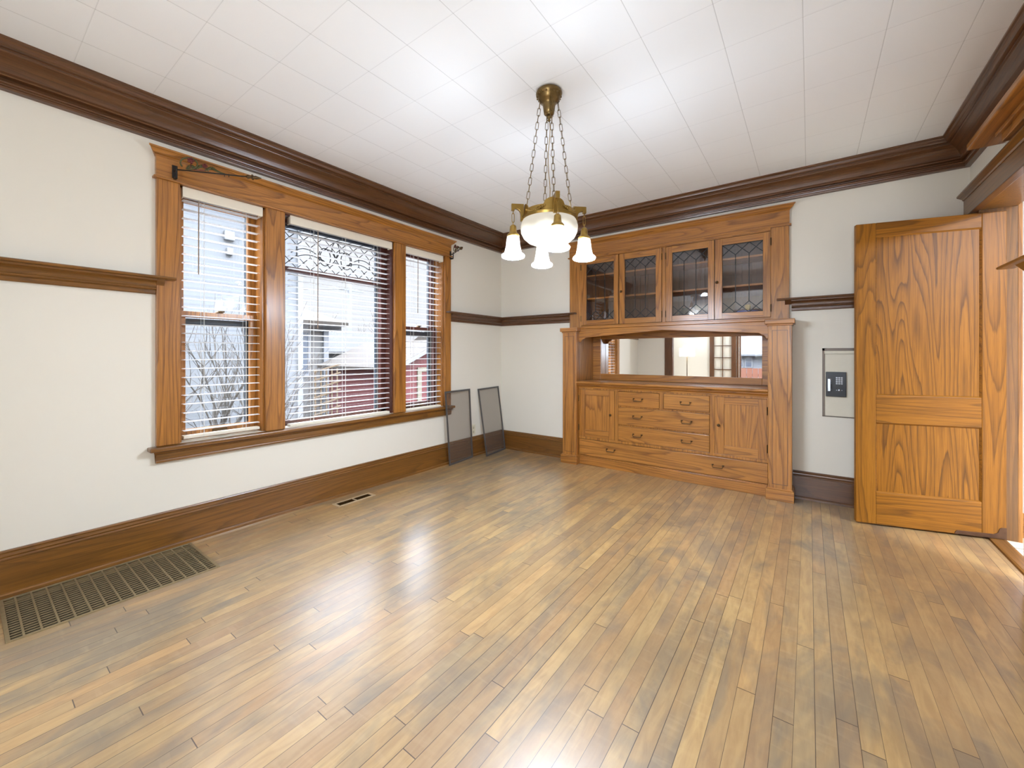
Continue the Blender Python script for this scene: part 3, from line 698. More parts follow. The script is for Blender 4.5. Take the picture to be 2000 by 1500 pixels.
# glassware in the buffet
CRY = glass('crystal', (.93, .95, 1, 1), 1.6, .04, .14)
def lathe_thing(name, loc, prof, mat, label, cat, k=24, flute=None, group=None):
    m = MB().lathe(prof, (0, 0, 0), k, flute); m.v = [v + Vector(loc) for v in m.v]
    return tag(m.build(name, mat, org=Vector(loc), smooth=True), label, cat, group)
ZS = 1.524
VASEP = [(.0001, 0), (.045, 0), (.045, .01), (.055, .04), (.05, .08), (.038, .12), (.05, .19), (.047, .19), (.035, .12), (.046, .08), (.05, .04), (.0001, .012)]
lathe_thing('crystal_vase', (1.36, .17, ZS), VASEP, CRY, 'tall cut crystal vase standing behind the leftmost glass door of the buffet', 'vase', 32, .05)
lathe_thing('glass_decanter', (1.235, .10, ZS), [(.0001, 0), (.04, 0), (.045, .03), (.03, .07), (.012, .10), (.012, .16), (.02, .17), (.016, .17), (.008, .16), (.008, .10), (.026, .07), (.04, .03), (.0001, .006)], CRY, 'narrow-necked glass decanter at the far left of the buffet cabinet', 'decanter')
lathe_thing('glass_bowl', (1.44, .055, ZS), [(.0001, 0), (.03, 0), (.045, .03), (.055, .075), (.052, .075), (.042, .032), (.0001, .006)], CRY, 'small cut glass bowl in front of the crystal vase in the buffet', 'bowl', 32, .04)
lathe_thing('glass_goblet', (1.535, .10, ZS), [(.0001, 0), (.032, 0), (.03, .004), (.004, .01), (.004, .05), (.02, .06), (.035, .09), (.03, .12), (.028, .12), (.033, .09), (.018, .062), (.0001, .056)], CRY, 'stemmed glass goblet half hidden at the right edge of the leftmost glass door', 'goblet')
WHT = plain('white_china', srgb(236, 236, 244), .25)
lathe_thing('lamp_shaped_dish', (2.44, .08, ZS), [(.075, 0), (.07, .012), (.045, .05), (.016, .08), (.0001, .083), ], WHT, 'white cone-shaped china cover on the bottom shelf behind the third glass door', 'dish cover')
YEL = plain('amber_china', srgb(190, 160, 96), .3, 0, .1); BLUE = plain('blue_china', srgb(140, 150, 200), .3)
t = thing('figurine_dish', (2.765, .12, ZS), 'amber vase with a pale blue saucer collar behind the rightmost glass door', 'ornament')
MB().lathe([(.0001, 0), (.03, 0), (.022, .02), (.032, .05), (.02, .09), (.026, .13), (.0001, .135)], (2.765, .12, ZS), 24).build('body', YEL, t, smooth=True)
MB().lathe([(.03, .05), (.085, .062), (.09, .072), (.085, .075), (.028, .062)], (2.765, .12, ZS), 28).build('collar', BLUE, t, smooth=True)
lathe_thing('saucer', (2.64, .10, ZS + .001), [(.0001, 0), (.05, 0), (.085, .014), (.084, .018), (.05, .006), (.0001, .006)], BLUE, 'flat pale blue saucer lying left of the amber vase in the buffet', 'saucer')
DKG = plain('dark_pottery', srgb(40, 36, 36), .35)
lathe_thing('dark_jar', (2.22, .16, ZS), [(.0001, 0), (.06, 0), (.075, .05), (.07, .10), (.04, .13), (.045, .14), (.0001, .14)], DKG, 'dark round jar on the bottom shelf behind the third glass door', 'jar')

# ---------------------------------------------------------------- open swing door
DLN, DTH, DH = .778, .036, 2.122
dr = thing('door_1', (3.489, -.39, 0), 'open golden oak door with a tall and a short sunk panel', 'door', kind='structure', rot=math.atan2(.193, .744))
dr['org'] = [0, 0, 0]
ZB = .012
for q in ((0, .113), (.66, DLN)): MB().box(*q, 0, DTH, ZB, DH).build('stile', GZ, dr, .004)
for q in ((2.027, DH), (.721, .916), (ZB, .236)): MB().box(.113, .66, 0, DTH, *q).build('rail', GX, dr, .003)
for z0, z1 in ((.916, 2.027), (.236, .721)):
    p = MB().box(.107, .666, .012, DTH - .012, z0 - .006, z1 + .006).build('panel', GPAN, dr)
    m = MB()
    for (a, b2, c, d, ax) in ((.113, .66, z0, z0, 0), (.113, .66, z1, z1, 0)):
        s_ = 1 if c == z0 else -1
        m.prism([(.0015, c), (.012, c), (.012, c + s_ * .007), (.008, c + s_ * .005)], 0, .113, .66)
    for c, s_ in ((.113, 1), (.66, -1)): m.prism([(c, .0015), (c, .012), (c + s_ * .007, .012), (c + s_ * .005, .008)], 2, z0, z1)
    m.build('panel_moulding', GX, p)
m = MB().prism([(.525, .014), (.528, .026), (.536, .037), (.715, .041), (.735, .052), (.742, .078), (.752, .086), (DLN - .002, .088), (DLN - .002, .014)], 1, -.0035, .001)
pv = m.build('pivot_plate', PLATE, dr, .001, label='worn brown metal plate of the floor pivot')
MB().tube([(DLN - .02, DTH / 2, 0), (DLN - .02, DTH / 2, .014)], .008, 10).build('pivot_pin', PLATE, dr)
dr2 = dr

# ---------------------------------------------------------------- wall safe
sf = thing('wall_safe', (3.45, 0, .7), 'cream wall safe with a black keypad panel, half hidden by the door', 'safe')
m = MB(); x0, x1, z0, z1 = 3.306, 3.80, .697, 1.251
m.box(x0, x1, -.006, .0, z1 - .022, z1).box(x0, x0 + .016, -.006, .0, z0, z1).box(x1 - .014, x1, -.006, 0, z0, z1).box(x0, x1, -.006, 0, z0, z0 + .006)
m.build('frame', plain('safe_frame', srgb(120, 108, 98), .45, .4), sf, .001)
MB().box(x0 + .014, x1 - .014, -.010, -.001, z1 - .046, z1 - .022).build('top_lip', SAFEW, sf, .003)
d = MB().box(x0 + .02, x1 - .016, -.008, -.001, z0 + .008, z1 - .048).build('safe_door', SAFEW, sf, .002)
pn = MB().box(x0 + .022, x0 + .150, -.024, -.008, .862, 1.06).build('lock_panel', BLACK, sf, .003)
MB().prism([(x0 + .034, -.024), (x0 + .034, -.044), (x0 + .052, -.044), (x0 + .062, -.030), (x0 + .062, -.024)], 2, .906, 1.005).build('handle', SILVER, pn, .002)
m = MB()
for i in range(3):
    for j in range(4): m.box(x0 + .086 + i * .0155, x0 + .097 + i * .0155, -.0265, -.024, .962 + j * .0155 + .0, .973 + j * .0155)
m.build('key', KEYW, pn, .0005)
def txt(s, x, z, y, size, mat, parent, org):
    cu = bpy.data.curves.new('digit', 'FONT'); cu.body = s; cu.size = size; cu.extrude = .0002; cu.align_x = 'CENTER'; cu.align_y = 'CENTER'
    o = bpy.data.objects.new('key_digits', cu); COL.objects.link(o); dg = bpy.context.evaluated_depsgraph_get()
    me = bpy.data.meshes.new_from_object(o.evaluated_get(dg)); bpy.data.objects.remove(o); me.materials.clear(); me.materials.append(mat)
    q = bpy.data.objects.new('key_digit', me); COL.objects.link(q); q.parent = parent; q.location = Vector((x, y, z)) - Vector(org); q.rotation_euler = (PI / 2, 0, 0); return q
for j, row in enumerate(('147*', '2580', '369#')):
    for i, ch in enumerate(row): txt(ch, x0 + .0915 + j * .0155, .9675 + (3 - i) * .0155, -.0268, .009, BLACK, pn, sf['org'])
MB().lathe([(.0001, .004), (.008, .004), (.009, 0)], (0, 0, 0), 18).build('key_cylinder', SILVER, pn, smooth=True, org=Vector((0, 0, 0))).matrix_local = Matrix.Translation(Vector((x0 + .107, -.024, .915)) - Vector(sf['org'])) @ Matrix.Rotation(PI / 2, 4, 'X')
MB().box(x0 + .088, x0 + .093, -.0255, -.024, .913, .917).box(x0 + .121, x0 + .126, -.0255, -.024, .913, .917).build('indicator', KEYW, pn)

# outlet
ot = thing('wall_outlet', (0, -.545, .25), 'ivory wall outlet between the two leaning window screens', 'outlet')
MB().box(.0, .006, -.580, -.510, .25, .368).build('cover_plate', IVORY, ot, .002)
for z in (.28, .33): MB().box(.006, .008, -.558, -.532, z - .013, z + .015).build('socket', plain('socket_dark_ivory', srgb(196, 186, 158), .5), ot, .001)  # sockets in a darker ivory than the cover plate

# window screens leaning
def screen(bl, br_, tl, tr_, label):
    bl, br_, tl, tr_ = map(Vector, (bl, br_, tl, tr_)); c = (bl + br_) / 2
    t = thing('window_screen', tuple(c), label, 'window screen', 'loose screens leaning in the corner')
    n = (br_ - bl).cross(tl - bl).normalized()
    u = (br_ - bl).normalized(); v = (tl - bl).normalized(); w = .019
    m = MB()
    m.bar(bl + u * w / 2, tl + u * w / 2, w, .011, n).bar(br_ - u * w / 2, tr_ - u * w / 2, w, .011, n)
    m.bar(bl + v * w / 2 + u * w, br_ + v * w / 2 - u * w, w, .0108, n).bar(tl - v * w / 2 + u * w, tr_ - v * w / 2 - u * w, w, .0108, n)
    m.build('frame', SCRF, t, .001)
    m = MB(); a, b, c2, d = bl + u * w + v * w, br_ - u * w + v * w, tr_ - u * w - v * w, tl + u * w - v * w
    e = n * .0006; m.add([a - e, b - e, c2 - e, d - e, a + e, b + e, c2 + e, d + e], [(0, 1, 2, 3), (7, 6, 5, 4), (0, 4, 5, 1), (1, 5, 6, 2), (2, 6, 7, 3), (3, 7, 4, 0)])
    m.build('mesh', SCRM, t)
    return t
screen((.096, -1.035, 0.001), (.052, -.608, 0.001), (.080, -1.087, .803), (.036, -.643, .803), 'grey insect screen leaning against the end of the window sill')
screen((.165, -.494, 0.001), (.112, -.056, 0.001), (.013, -.474, .787), (.012, -.076, .797), 'grey insect screen leaning on the wall nearest the room corner')

# floor grille and vent
gx0, gx1, gy0, gy1 = .046, .534, -4.046, -3.286
fg = thing('floor_grille', ((gx0 + gx1) / 2, (gy0 + gy1) / 2, 0), 'large brown metal return-air grille set in the floor beside the left baseboard', 'floor grille')
m = MB(); f = .014
m.box(gx0, gx1, gy0, gy0 + f, -.002, .005).box(gx0, gx1, gy1 - f, gy1, -.002, .005).box(gx0, gx0 + f, gy0 + f, gy1 - f, -.002, .005).box(gx1 - f, gx1, gy0 + f, gy1 - f, -.002, .005)
m.build('frame', GRILLE, fg, .001)
m = MB(); n = 15
for i in range(1, n): y = gy0 + (gy1 - gy0) * i / n; m.box(gx0 + f, gx1 - f, y - .0035, y + .0035, -.003, .004)
m.build('cross_bar', GRILLE, fg)
m = MB(); n = 18
for i in range(1, n): x = gx0 + f + (gx1 - gx0 - 2 * f) * i / n; m.box(x - .0036, x + .0036, gy0 + f, gy1 - f, -.002, .0025)
m.build('louvre', GRILLE, fg)
def duct(x0, x1, y0, y1, z, parent):
    MB().box(x0 - .01, x0, y0, y1, z, -.0305).box(x1, x1 + .01, y0, y1, z, -.0305).box(x0, x1, y0 - .01, y0, z, -.0305).box(x0, x1, y1, y1 + .01, z, -.0305).box(x0, x1, y0, y1, z - .01, z).build('duct', VOID, parent)
duct(*GR, -.2, fg)
vx0, vx1, vy0, vy1 = .142, .239, -2.396, -2.056
fv = thing('floor_register', ((vx0 + vx1) / 2, (vy0 + vy1) / 2, 0), 'small beige slotted floor register below the centre window', 'floor register')
m = MB(); f = .016
m.box(vx0, vx1, vy0, vy0 + f + .008, -.001, .005).box(vx0, vx1, vy1 - f - .008, vy1, -.001, .005).box(vx0, vx0 + f, vy0 + f, vy1 - f, -.001, .005).box(vx1 - f, vx1, vy0 + f, vy1 - f, -.001, .005).box(vx0 + f, vx1 - f, (vy0 + vy1) / 2 - .006, (vy0 + vy1) / 2 + .006, -.001, .005)
m.build('frame', VENTM, fv, .001)
m = MB(); y = vy0 + f + .014
while y < vy1 - f - .01: m.box(vx0 + f, vx1 - f, y, y + .004, -.012, .003); y += .0125
m.build('louvre', BRASSD, fv)
duct(*VT, -.15, fv)

# ---------------------------------------------------------------- chandelier
CX, CY = 2.02, -2.165
ch = thing('chandelier', (CX, CY, 1.75), 'antique brass chandelier with alabaster bowl and four lit bell shades', 'chandelier')
c0 = (CX, CY, 0)
cn = MB().lathe([(.0001, 2.703), (.066, 2.703), (.072, 2.698), (.075, 2.688), (.072, 2.676), (.064, 2.668), (.060, 2.655), (.052, 2.644), (.040, 2.636), (.036, 2.625), (.033, 2.60), (.029, 2.575), (.020, 2.568), (.0001, 2.567)], c0, 40).build('canopy', BRASSD, ch, smooth=True)
m = MB()
for i in range(20):
    a = 2 * PI * i / 20; m.sphere((CX + .068 * math.cos(a), CY + .068 * math.sin(a), 2.672), .0052, 5)
m.lathe([(.0001, 2.57), (.010, 2.565), (.013, 2.555), (.006, 2.545), (.010, 2.537), (.0001, 2.527)], c0, 16)
m.build('canopy_ornament', BRASSD, cn, smooth=True)
A0 = -.6317 * -1   # lateral axis of the arms follows the room diagonal
rt = Vector((math.cos(.6317), math.sin(.6317), 0)); fw = Vector((-math.sin(.6317), math.cos(.6317), 0))
TH = R(7)
dirs = [(-rt * math.cos(TH) - fw * math.sin(TH)), (rt * math.cos(TH) + fw * math.sin(TH)), (rt * math.sin(TH) - fw * math.cos(TH)), (-rt * math.sin(TH) + fw * math.cos(TH))]
RB_ = .147
# band with humps at the four arms
k = 96; vs = []; fs = []
aref = [math.atan2(d.y, d.x) for d in dirs]
for j in range(k):
    a = 2 * PI * j / k
    dd = min(abs(math.atan2(math.sin(a - r), math.cos(a - r))) for r in aref)
    h = 2.012 + (.036 * math.sqrt(max(0, 1 - (dd / .42) ** 2)) if dd < .42 else 0)
    for rr, z in ((RB_, 1.975), (RB_ - .004, h), (RB_ - .008, h), (RB_ - .004, 1.975)): vs.append((CX + rr * math.cos(a), CY + rr * math.sin(a), z))
for j in range(k):
    j2 = (j + 1) % k
    for q in range(4): fs.append((j * 4 + q, j * 4 + (q + 1) % 4, j2 * 4 + (q + 1) % 4, j2 * 4 + q))
m = MB().add(vs, fs); band = m.build('band', BRASS, ch, smooth='auto')
MB().lathe([(RB_ - .01, 1.985), (RB_ + .006, 1.982), (RB_ + .010, 1.976), (RB_ + .004, 1.970), (RB_ + .006, 1.963), (RB_ - .002, 1.957), (RB_ - .014, 1.960)], c0, 64).build('rim', BRASS, band, smooth=True)
# garlands between arms
m = MB()
for r in aref:
    for off in (-.70, .70):
        for i in range(11):
            t_ = i / 10; a = r + PI / 4 * 0 + (off + .34 * (t_ - .5) * 2)
            if abs(off) < .1: continue
            z = 2.004 - .020 * math.sin(PI * t_); m.sphere((CX + (RB_ + .003) * math.cos(a), CY + (RB_ + .003) * math.sin(a), z), .0042 + .003 * math.sin(PI * t_), 4)
m.build('garland', BRASS, band, smooth=True)
bw = MB().lathe([(.150, 1.967), (.158, 1.950), (.164, 1.925), (.160, 1.895), (.146, 1.868), (.120, 1.845), (.085, 1.830), (.040, 1.822), (.0001, 1.820)], c0, 64)
bw.build('glass_bowl', BOWL, ch, smooth=True)
lamp('bowl_light', 'POINT', Vector((CX, CY, 2.03)) - Vector(ch['org']), P_BOWL, BULB, ch, radius=.05)
# arms, sockets, shades
def link(mb, c, d, side, L=.046, w=.017, r=.0017):
    d = Vector(d).normalized(); side = Vector(side); side = (side - d * side.dot(d)).normalized(); pts = []
    for i in range(16):
        a = 2 * PI * i / 16; x = math.cos(a) * w / 2; y = math.sin(a) * w / 2
        y += (L - w) / 2 * (1 if math.sin(a) >= 0 else -1)
        pts.append(Vector(c) + side * x + d * y)
    mb.tube(pts, r, 6, True)
for d in dirs:
    tg = Vector((-d.y, d.x, 0)); w = .011
    def pt(r_, z, s_=0): return Vector((CX, CY, z)) + d * r_ + tg * s_
    poly = [(RB_, 1.955), (RB_ + .018, 1.955), (RB_ + .018, 1.975)] + [(RB_ + .018 + .030 * (1 - math.cos(PI / 2 * i / 6)), 1.990 + .034 * math.sin(PI / 2 * i / 6)) for i in range(7)] + [(RB_ + .052, 2.024), (RB_ + .052, 2.013), (RB_ + .070, 2.013), (RB_ + .070, 2.05), (RB_, 2.05)]
    n = len(poly); vs = [pt(r_, z, s_) for s_ in (-w, w) for r_, z in poly]
    m = MB().add(vs, [tuple(range(n)), tuple(range(n, 2 * n))[::-1]] + [(i, (i + 1) % n, n + (i + 1) % n, n + i) for i in range(n)])
    arm = m.build('arm', BRASS, ch, .0015)
    R2 = RB_ + .060
    m = MB(); link(m, pt(R2, 2.004), (0, 0, 1), tg, .020, .014); link(m, pt(R2, 1.972), (0, 0, 1), d, .052, .014); link(m, pt(R2, 1.942), (0, 0, 1), tg, .018, .014)
    m.build('hanging_link', BRASS, arm, smooth=True)
    cc = tuple(pt(R2, 0))
    so = MB().lathe([(.0001, 1.934), (.010, 1.932), (.018, 1.924), (.020, 1.90), (.022, 1.888), (.033, 1.878), (.036, 1.872), (.035, 1.866), (.028, 1.868)], cc, 28).build('lamp_socket', BRASS, arm, smooth=True)
    sh = MB().lathe([(.031, 1.872), (.034, 1.862), (.037, 1.84), (.040, 1.81), (.045, 1.785), (.048, 1.775), (.062, 1.765), (.066, 1.757), (.062, 1.748), (.050, 1.744), (.048, 1.748), (.058, 1.757), (.044, 1.772)], cc, 64, .018)
    sh.build('bell_shade', SHADE, so, smooth=True)
    MB().sphere((cc[0], cc[1], 1.80), .018, 10, 1.4).build('bulb', BULBM, so, smooth=True)
    lamp('shade_light', 'POINT', Vector((cc[0], cc[1], 1.754)) - Vector(ch['org']), P_SHADE, BULB, ch, radius=.03)
    # chain from canopy to band
    top = pt(.052, 2.640); bot = pt(.128, 2.045); dd = bot - top; L = dd.length; dn = dd.normalized()
    e = MB().tube([top + Vector((0, 0, .012)) + (d * math.cos(q) + Vector((0, 0, 1)) * math.sin(q)) * .008 for q in [2 * PI * i / 12 for i in range(12)]], .0018, 6, True)
    n = 15; s_ = L / n
    for i in range(n): link(e, top + dn * s_ * (i + .5), dn, tg if i % 2 == 0 else tg.cross(dn), s_ + .006, .0165)
    e.build('chain', BRASSD, ch, smooth=True)
wr = MB().tube([(CX + .006 * math.sin(i * .9), CY + .006 * math.cos(i * .9), 2.54 - i * .05) for i in range(11)] , .0022, 6)
wr.build('lamp_cord', BRASS, ch, smooth=True)

# ---------------------------------------------------------------- kitchen beyond the doorway
KW = plain('kitchen_wall_paint', srgb(226, 220, 222), .6)
m = MB().box(W + .115, 7.2, -3.7, .2, -.02, .004); tag(m.build('floor_kitchen', TILE), 'cream square kitchen floor tiles beyond the doorway', 'floor', kind='structure')
tag(MB().box(W + .17, 7.2, -.05, .05, 0, 2.6).build('wall_kitchen_back', KW), 'pale kitchen wall glimpsed through the doorway', 'wall', kind='structure')
tag(MB().box(7.1, 7.2, -3.7, -2.6, 0, 2.6).box(7.1, 7.2, -.9, -.05, 0, 2.6).box(7.1, 7.2, -2.6, -.9, 0, .9).box(7.1, 7.2, -2.6, -.9, 2.2, 2.6).build('wall_kitchen_right', KW), 'kitchen outer wall with an open window', 'wall', kind='structure')
tag(MB().box(W + .17, 7.2, -3.7, -3.6, 0, 2.6).build('wall_kitchen_near', KW), 'near wall of the kitchen', 'wall', kind='structure')
tag(MB().box(W + .17, 7.2, -3.7, .05, 2.6, 2.7).build('ceiling_kitchen', plain('kitchen_ceiling', srgb(240, 240, 240), .7)), 'white kitchen ceiling', 'ceiling', kind='structure')
tag(MB().box(W + .195, 7.1, -.068, -.05, .004, .165).build('baseboard_kitchen', OX, None, .003), 'orange oak kitchen baseboard beyond the doorway', 'baseboard', kind='structure')
def ceiling_light(x, y, z, p, label, r=.17):
    t = thing('ceiling_light', (x, y, z), label, 'ceiling light')
    MB().lathe([(.0001, 0), (r, 0), (r, -.02), (r - .02, -.025)], (x, y, z - .001), 32).build('base', BRASS, t, smooth=True)
    MB().lathe([(r - .015, -.022), (r - .03, -.06), (r * .5, -.09), (.0001, -.1)], (x, y, z), 32).build('diffuser', glow('lit_diffuser', (1, .95, .88, 1), 3), t, smooth=True)
    lamp('ceiling_lamp_light', 'AREA', (0, 0, -.12), p, (.76, .89, 1.05), t, size=(.6, .6))
    return t
ceiling_light(5.6, -1.9, 2.6, P_KITCHEN, 'round ceiling light of the kitchen')

# ---------------------------------------------------------------- living room behind the viewer (seen in the mirror)
LY = -8.0
LWALL = WALL
m = MB().box(-2.2, -.2, NEAR - .14, NEAR - .04, 0, CH).box(-2.3, -2.2, LY, NEAR - .04, 0, CH)
tag(m.build('wall_living_left', WALL), 'left wall of the front room behind the viewer', 'wall', kind='structure')
m = MB().box(-2.3, 1.66, LY - .15, LY, 0, CH).box(2.75, 3.2, LY - .15, LY, 0, CH).box(4.9, 5.9, LY - .15, LY, 0, CH).box(1.66, 2.75, LY - .15, LY, 0, .55).box(1.66, 2.75, LY - .15, LY, 2.25, CH).box(3.2, 4.9, LY - .15, LY, 0, .6).box(3.2, 4.9, LY - .15, LY, 2.35, CH)
tag(m.build('wall_living_far', WALL), 'far wall of the front room with two windows', 'wall', kind='structure')
m = MB().box(5.8, 5.9, LY, NEAR - .14, 0, CH).box(W + .2, 5.8, NEAR - .14, NEAR - .04, 0, CH)
tag(m.build('wall_living_right', WALL), 'right wall of the front room behind the viewer', 'wall', kind='structure')
tag(MB().box(-2.3, -.02, LY, NEAR - .14, -.03, 0).box(W + .07, 5.9, LY, NEAR - .14, -.03, 0).build('floor_living', FLOOR), 'strip wood floor of the front room', 'floor', kind='structure')
tag(MB().box(-2.3, -.2, LY, NEAR - .04, CH, CH + .1).box(W + .2, 5.9, LY, NEAR - .04, CH, CH + .1).build('ceiling_living', CEIL), 'white ceiling of the front room', 'ceiling', kind='structure')
for i, (a, b, z0, z1, lb) in enumerate(((1.66, 2.75, .55, 2.25, 'front room window showing a neighbouring house, seen in the mirror'), (3.2, 4.9, .6, 2.35, 'wide front room window right of the one in the mirror'))):
    t = thing('window_%d' % (4 + i), ((a + b) / 2, LY, z0), lb, 'window', kind='structure')
    MB().box(a - .05, a, LY, LY + .018, z0 - .05, z1 + .12).box(b, b + .1, LY, LY + .03, z0 - .05, z1 + .12).box(a, b, LY, LY + .03, z1, z1 + .12).box(a, b + .1, LY, LY + .07, z0 - .05, z0).build('casing', DZ, t, .003)
    MB().box(a, a + .04, LY - .1, LY - .06, z0, z1).box(b - .04, b, LY - .1, LY - .06, z0, z1).box(a, b, LY - .1, LY - .06, z1 - .04, z1).box(a, b, LY - .1, LY - .06, z0, z0 + .05).build('sash', DZ, t, .002)
    MB().box(a + .03, b - .03, LY - .082, LY - .078, z0 + .04, z1 - .03).build('glass_pane', GLASS, t)
fd = thing('door_2', (1.05, LY + .06, 0), 'dark french door with small panes, seen in the mirror', 'door', kind='structure')
x0, x1 = .93, 1.60
MB().box(x0, x0 + .12, LY + .02, LY + .06, 0, 2.1).box(x1 - .12, x1, LY + .02, LY + .06, 0, 2.1).box(x0 + .1, x1 - .1, LY + .02, LY + .06, 2.0, 2.1).box(x0 + .1, x1 - .1, LY + .02, LY + .06, 0, .25).build('frame', DZ, fd, .003)
m = MB().box((x0 + x1) / 2 - .01, (x0 + x1) / 2 + .01, LY + .025, LY + .055, .25, 2.0)
for z in (.50, .82, 1.15, 1.48, 1.80): m.box(x0 + .1, x1 - .1, LY + .025, LY + .055, z - .01, z + .01)
m.build('muntin', DZ, fd); MB().box(x0 + .1, x1 - .1, LY + .038, LY + .042, .25, 2.0).build('glass_pane', GLASS, fd)
def floor_lamp(x, y, p, label):
    fl = thing('floor_lamp', (x, y, 0), label, 'floor lamp', 'drum-shaded floor lamps of the front room')
    MB().lathe([(.0001, 0), (.14, 0), (.14, .015), (.02, .03), (.0001, .03)], (x, y, 0), 28).build('base', BRONZE, fl, smooth=True)
    MB().tube([(x, y, .02), (x, y, 1.42)], .011, 10).build('pole', BRONZE, fl, smooth=True)
    MB().lathe([(.20, 1.185), (.195, 1.41), (.191, 1.41), (.196, 1.185)], (x, y, 0), 36).build('lamp_shade', DRUM, fl, smooth=True)
    lamp('floor_lamp_light', 'POINT', (0, 0, 1.36), p, (.76, .89, 1.05), fl, radius=.12)
floor_lamp(.52, -7.1, 26, 'slender floor lamp with a lit white drum shade, seen in the mirror')
floor_lamp(3.3, -6.1, 235, 'unseen drum-shaded floor lamp, added behind the viewer as fill light')  # unseen lamp, added only to brighten the dining room walls and ceiling

# ---------------------------------------------------------------- outdoors
GZ0 = -.9
def siding(name, c1, c2, step):
    t = NT(name); g = t.n('NewGeometry'); s = t.n('SeparateXYZ'); t.i(s, i0=g.outputs['Position'])
    f = t.math('FRACT', t.math('ADD', t.math('DIVIDE', s.outputs[2], step), 50))
    c = t.mix(t.ramp(f, [(0, 1), (.12, 0)]), c1, c2); t.bsdf(Base_Color=c, Roughness=.7, Normal=t.bump(f, .5, .02)); return t.m
SIDA = siding('pale_siding', srgb(98, 101, 104), srgb(76, 80, 84), .11)
SIDB = siding('cream_siding', srgb(92, 92, 90), srgb(76, 76, 76), .13)
REDS = siding('red_board', srgb(88, 42, 42), srgb(66, 30, 32), .16)
ROOFG = plain('grey_shingle', srgb(44, 44, 44), .9, 0, .15, nscale=6); ROOFB = plain('brown_shingle', srgb(48, 42, 35), .9, 0, .2, nscale=6)
SNOW = plain('pale_ground', srgb(72, 72, 71), .9, 0, .15, nscale=3)
TRW = plain('trim_white', srgb(106, 108, 110), .6); PCREAM = plain('trim_cream', srgb(104, 98, 84), .6)
DGL = plain('dark_window', srgb(70, 78, 88), .1); BARK = plain('grey_bark', srgb(78, 74, 70), .9, 0, .3)
tag(MB().box(-40, -.25, -40, 40, GZ0 - .1, GZ0).box(-40, 40, -40, LY - .2, GZ0 - .1, GZ0).build('ground', SNOW), 'pale winter ground outside the windows', 'ground', kind='structure')
hA = thing('neighbour_house', (-5.5, -5, GZ0), 'pale lap-sided house close outside the left window', 'house')
MB().box(-8, -3.5, -12, -.82, GZ0, 3.6).build('siding_wall', SIDA, hA)
MB().prism([(-8.3, 3.6), (-3.2, 3.6), (-6.2, 4.6)], 1, -12.3, -.5).build('roof', ROOFG, hA)
MB().box(-3.5, -3.44, -1.93, -1.80, 2.83, 2.96).box(-3.5, -3.44, -1.90, -1.82, 2.62, 2.72).build('vent_cap', TRW, hA, .01)
MB().box(-3.5, -3.46, -.9, -.82, GZ0, 3.6).build('corner_board', TRW, hA)
hB = thing('neighbour_house', (-13, 0, GZ0), 'cream house with a grey hip roof and white-trimmed window, beyond the yard', 'house')
MB().box(-16, -10, -3.0, 3.25, GZ0, 2.15).build('wall', SIDB, hB)
e = (-16.5, -9.5, -3.5, 3.75); m = MB().add([(e[0], e[2], 2.15), (e[1], e[2], 2.15), (e[1], e[3], 2.15), (e[0], e[3], 2.15), (-13, -.8, 3.7), (-13, 1.0, 3.7), (e[0], e[2], 2.28), (e[1], e[2], 2.28), (e[1], e[3], 2.28), (e[0], e[3], 2.28)], [(0, 1, 2, 3), (0, 1, 7, 6), (1, 2, 8, 7), (2, 3, 9, 8), (3, 0, 6, 9), (6, 7, 4), (7, 8, 5, 4), (8, 9, 5), (9, 6, 4, 5)])
m.build('hip_roof', ROOFB, hB)
wb = MB().box(-10, -9.95, 2.12, 2.2, .5, 2.0).box(-10, -9.95, 2.6, 2.68, .5, 2.0).box(-10, -9.95, 2.2, 2.6, 1.92, 2.0).box(-10, -9.95, 2.2, 2.6, .5, .57).box(-10, -9.95, 2.2, 2.6, 1.22, 1.27).build('window_trim', TRW, hB)
MB().box(-10, -9.97, 2.2, 2.6, .57, 1.92).build('window_pane', DGL, wb)
MB().box(-10.02, -9.9, 3.1, 3.27, GZ0, 2.15).box(-9.9, -9.85, -3.4, 3.7, 2.0, 2.15).build('corner_post', TRW, hB)
gB = thing('garage', (-15, 7, GZ0), 'low grey-roofed garage behind the red shed', 'garage')
MB().box(-17, -14, 4.2, 9.4, GZ0, 1.25).build('wall', SIDB, gB)
MB().prism([(-17.4, 1.25), (-13.6, 1.25), (-13.6, 1.32), (-15.5, 2.3), (-17.4, 1.32)], 1, 4.0, 9.6).build('roof', ROOFG, gB)
sh = thing('garden_shed', (-7, 4, GZ0), 'red shed with brown shingle roof and cream door trim', 'shed')
m = MB().box(-8.7, -5.5, 2.6, 5.6, GZ0, .86); m.prism([(2.6, .86), (5.6, .86), (4.1, 1.52)], 0, -8.7, -5.5); m.build('wall', REDS, sh)
m = MB()
for (ya, za, yb, zb_) in ((2.35, .79, 4.1, 1.56), (5.85, .79, 4.1, 1.56)):
    m.add([(-8.95, ya, za), (-5.25, ya, za), (-5.25, yb, zb_), (-8.95, yb, zb_), (-8.95, ya, za + .07), (-5.25, ya, za + .07), (-5.25, yb, zb_ + .07), (-8.95, yb, zb_ + .07)], [(0, 1, 2, 3), (7, 6, 5, 4), (0, 4, 5, 1), (1, 5, 6, 2), (2, 6, 7, 3), (3, 7, 4, 0)])
m.build('roof', ROOFB, sh)
m = MB()
m.bar((-5.24, 2.35, .80), (-5.24, 4.1, 1.57), .09, .03, (1, 0, 0)).bar((-5.24, 5.85, .80), (-5.24, 4.1, 1.57), .09, .03, (1, 0, 0)); m.build('rake_board', TRW, sh)
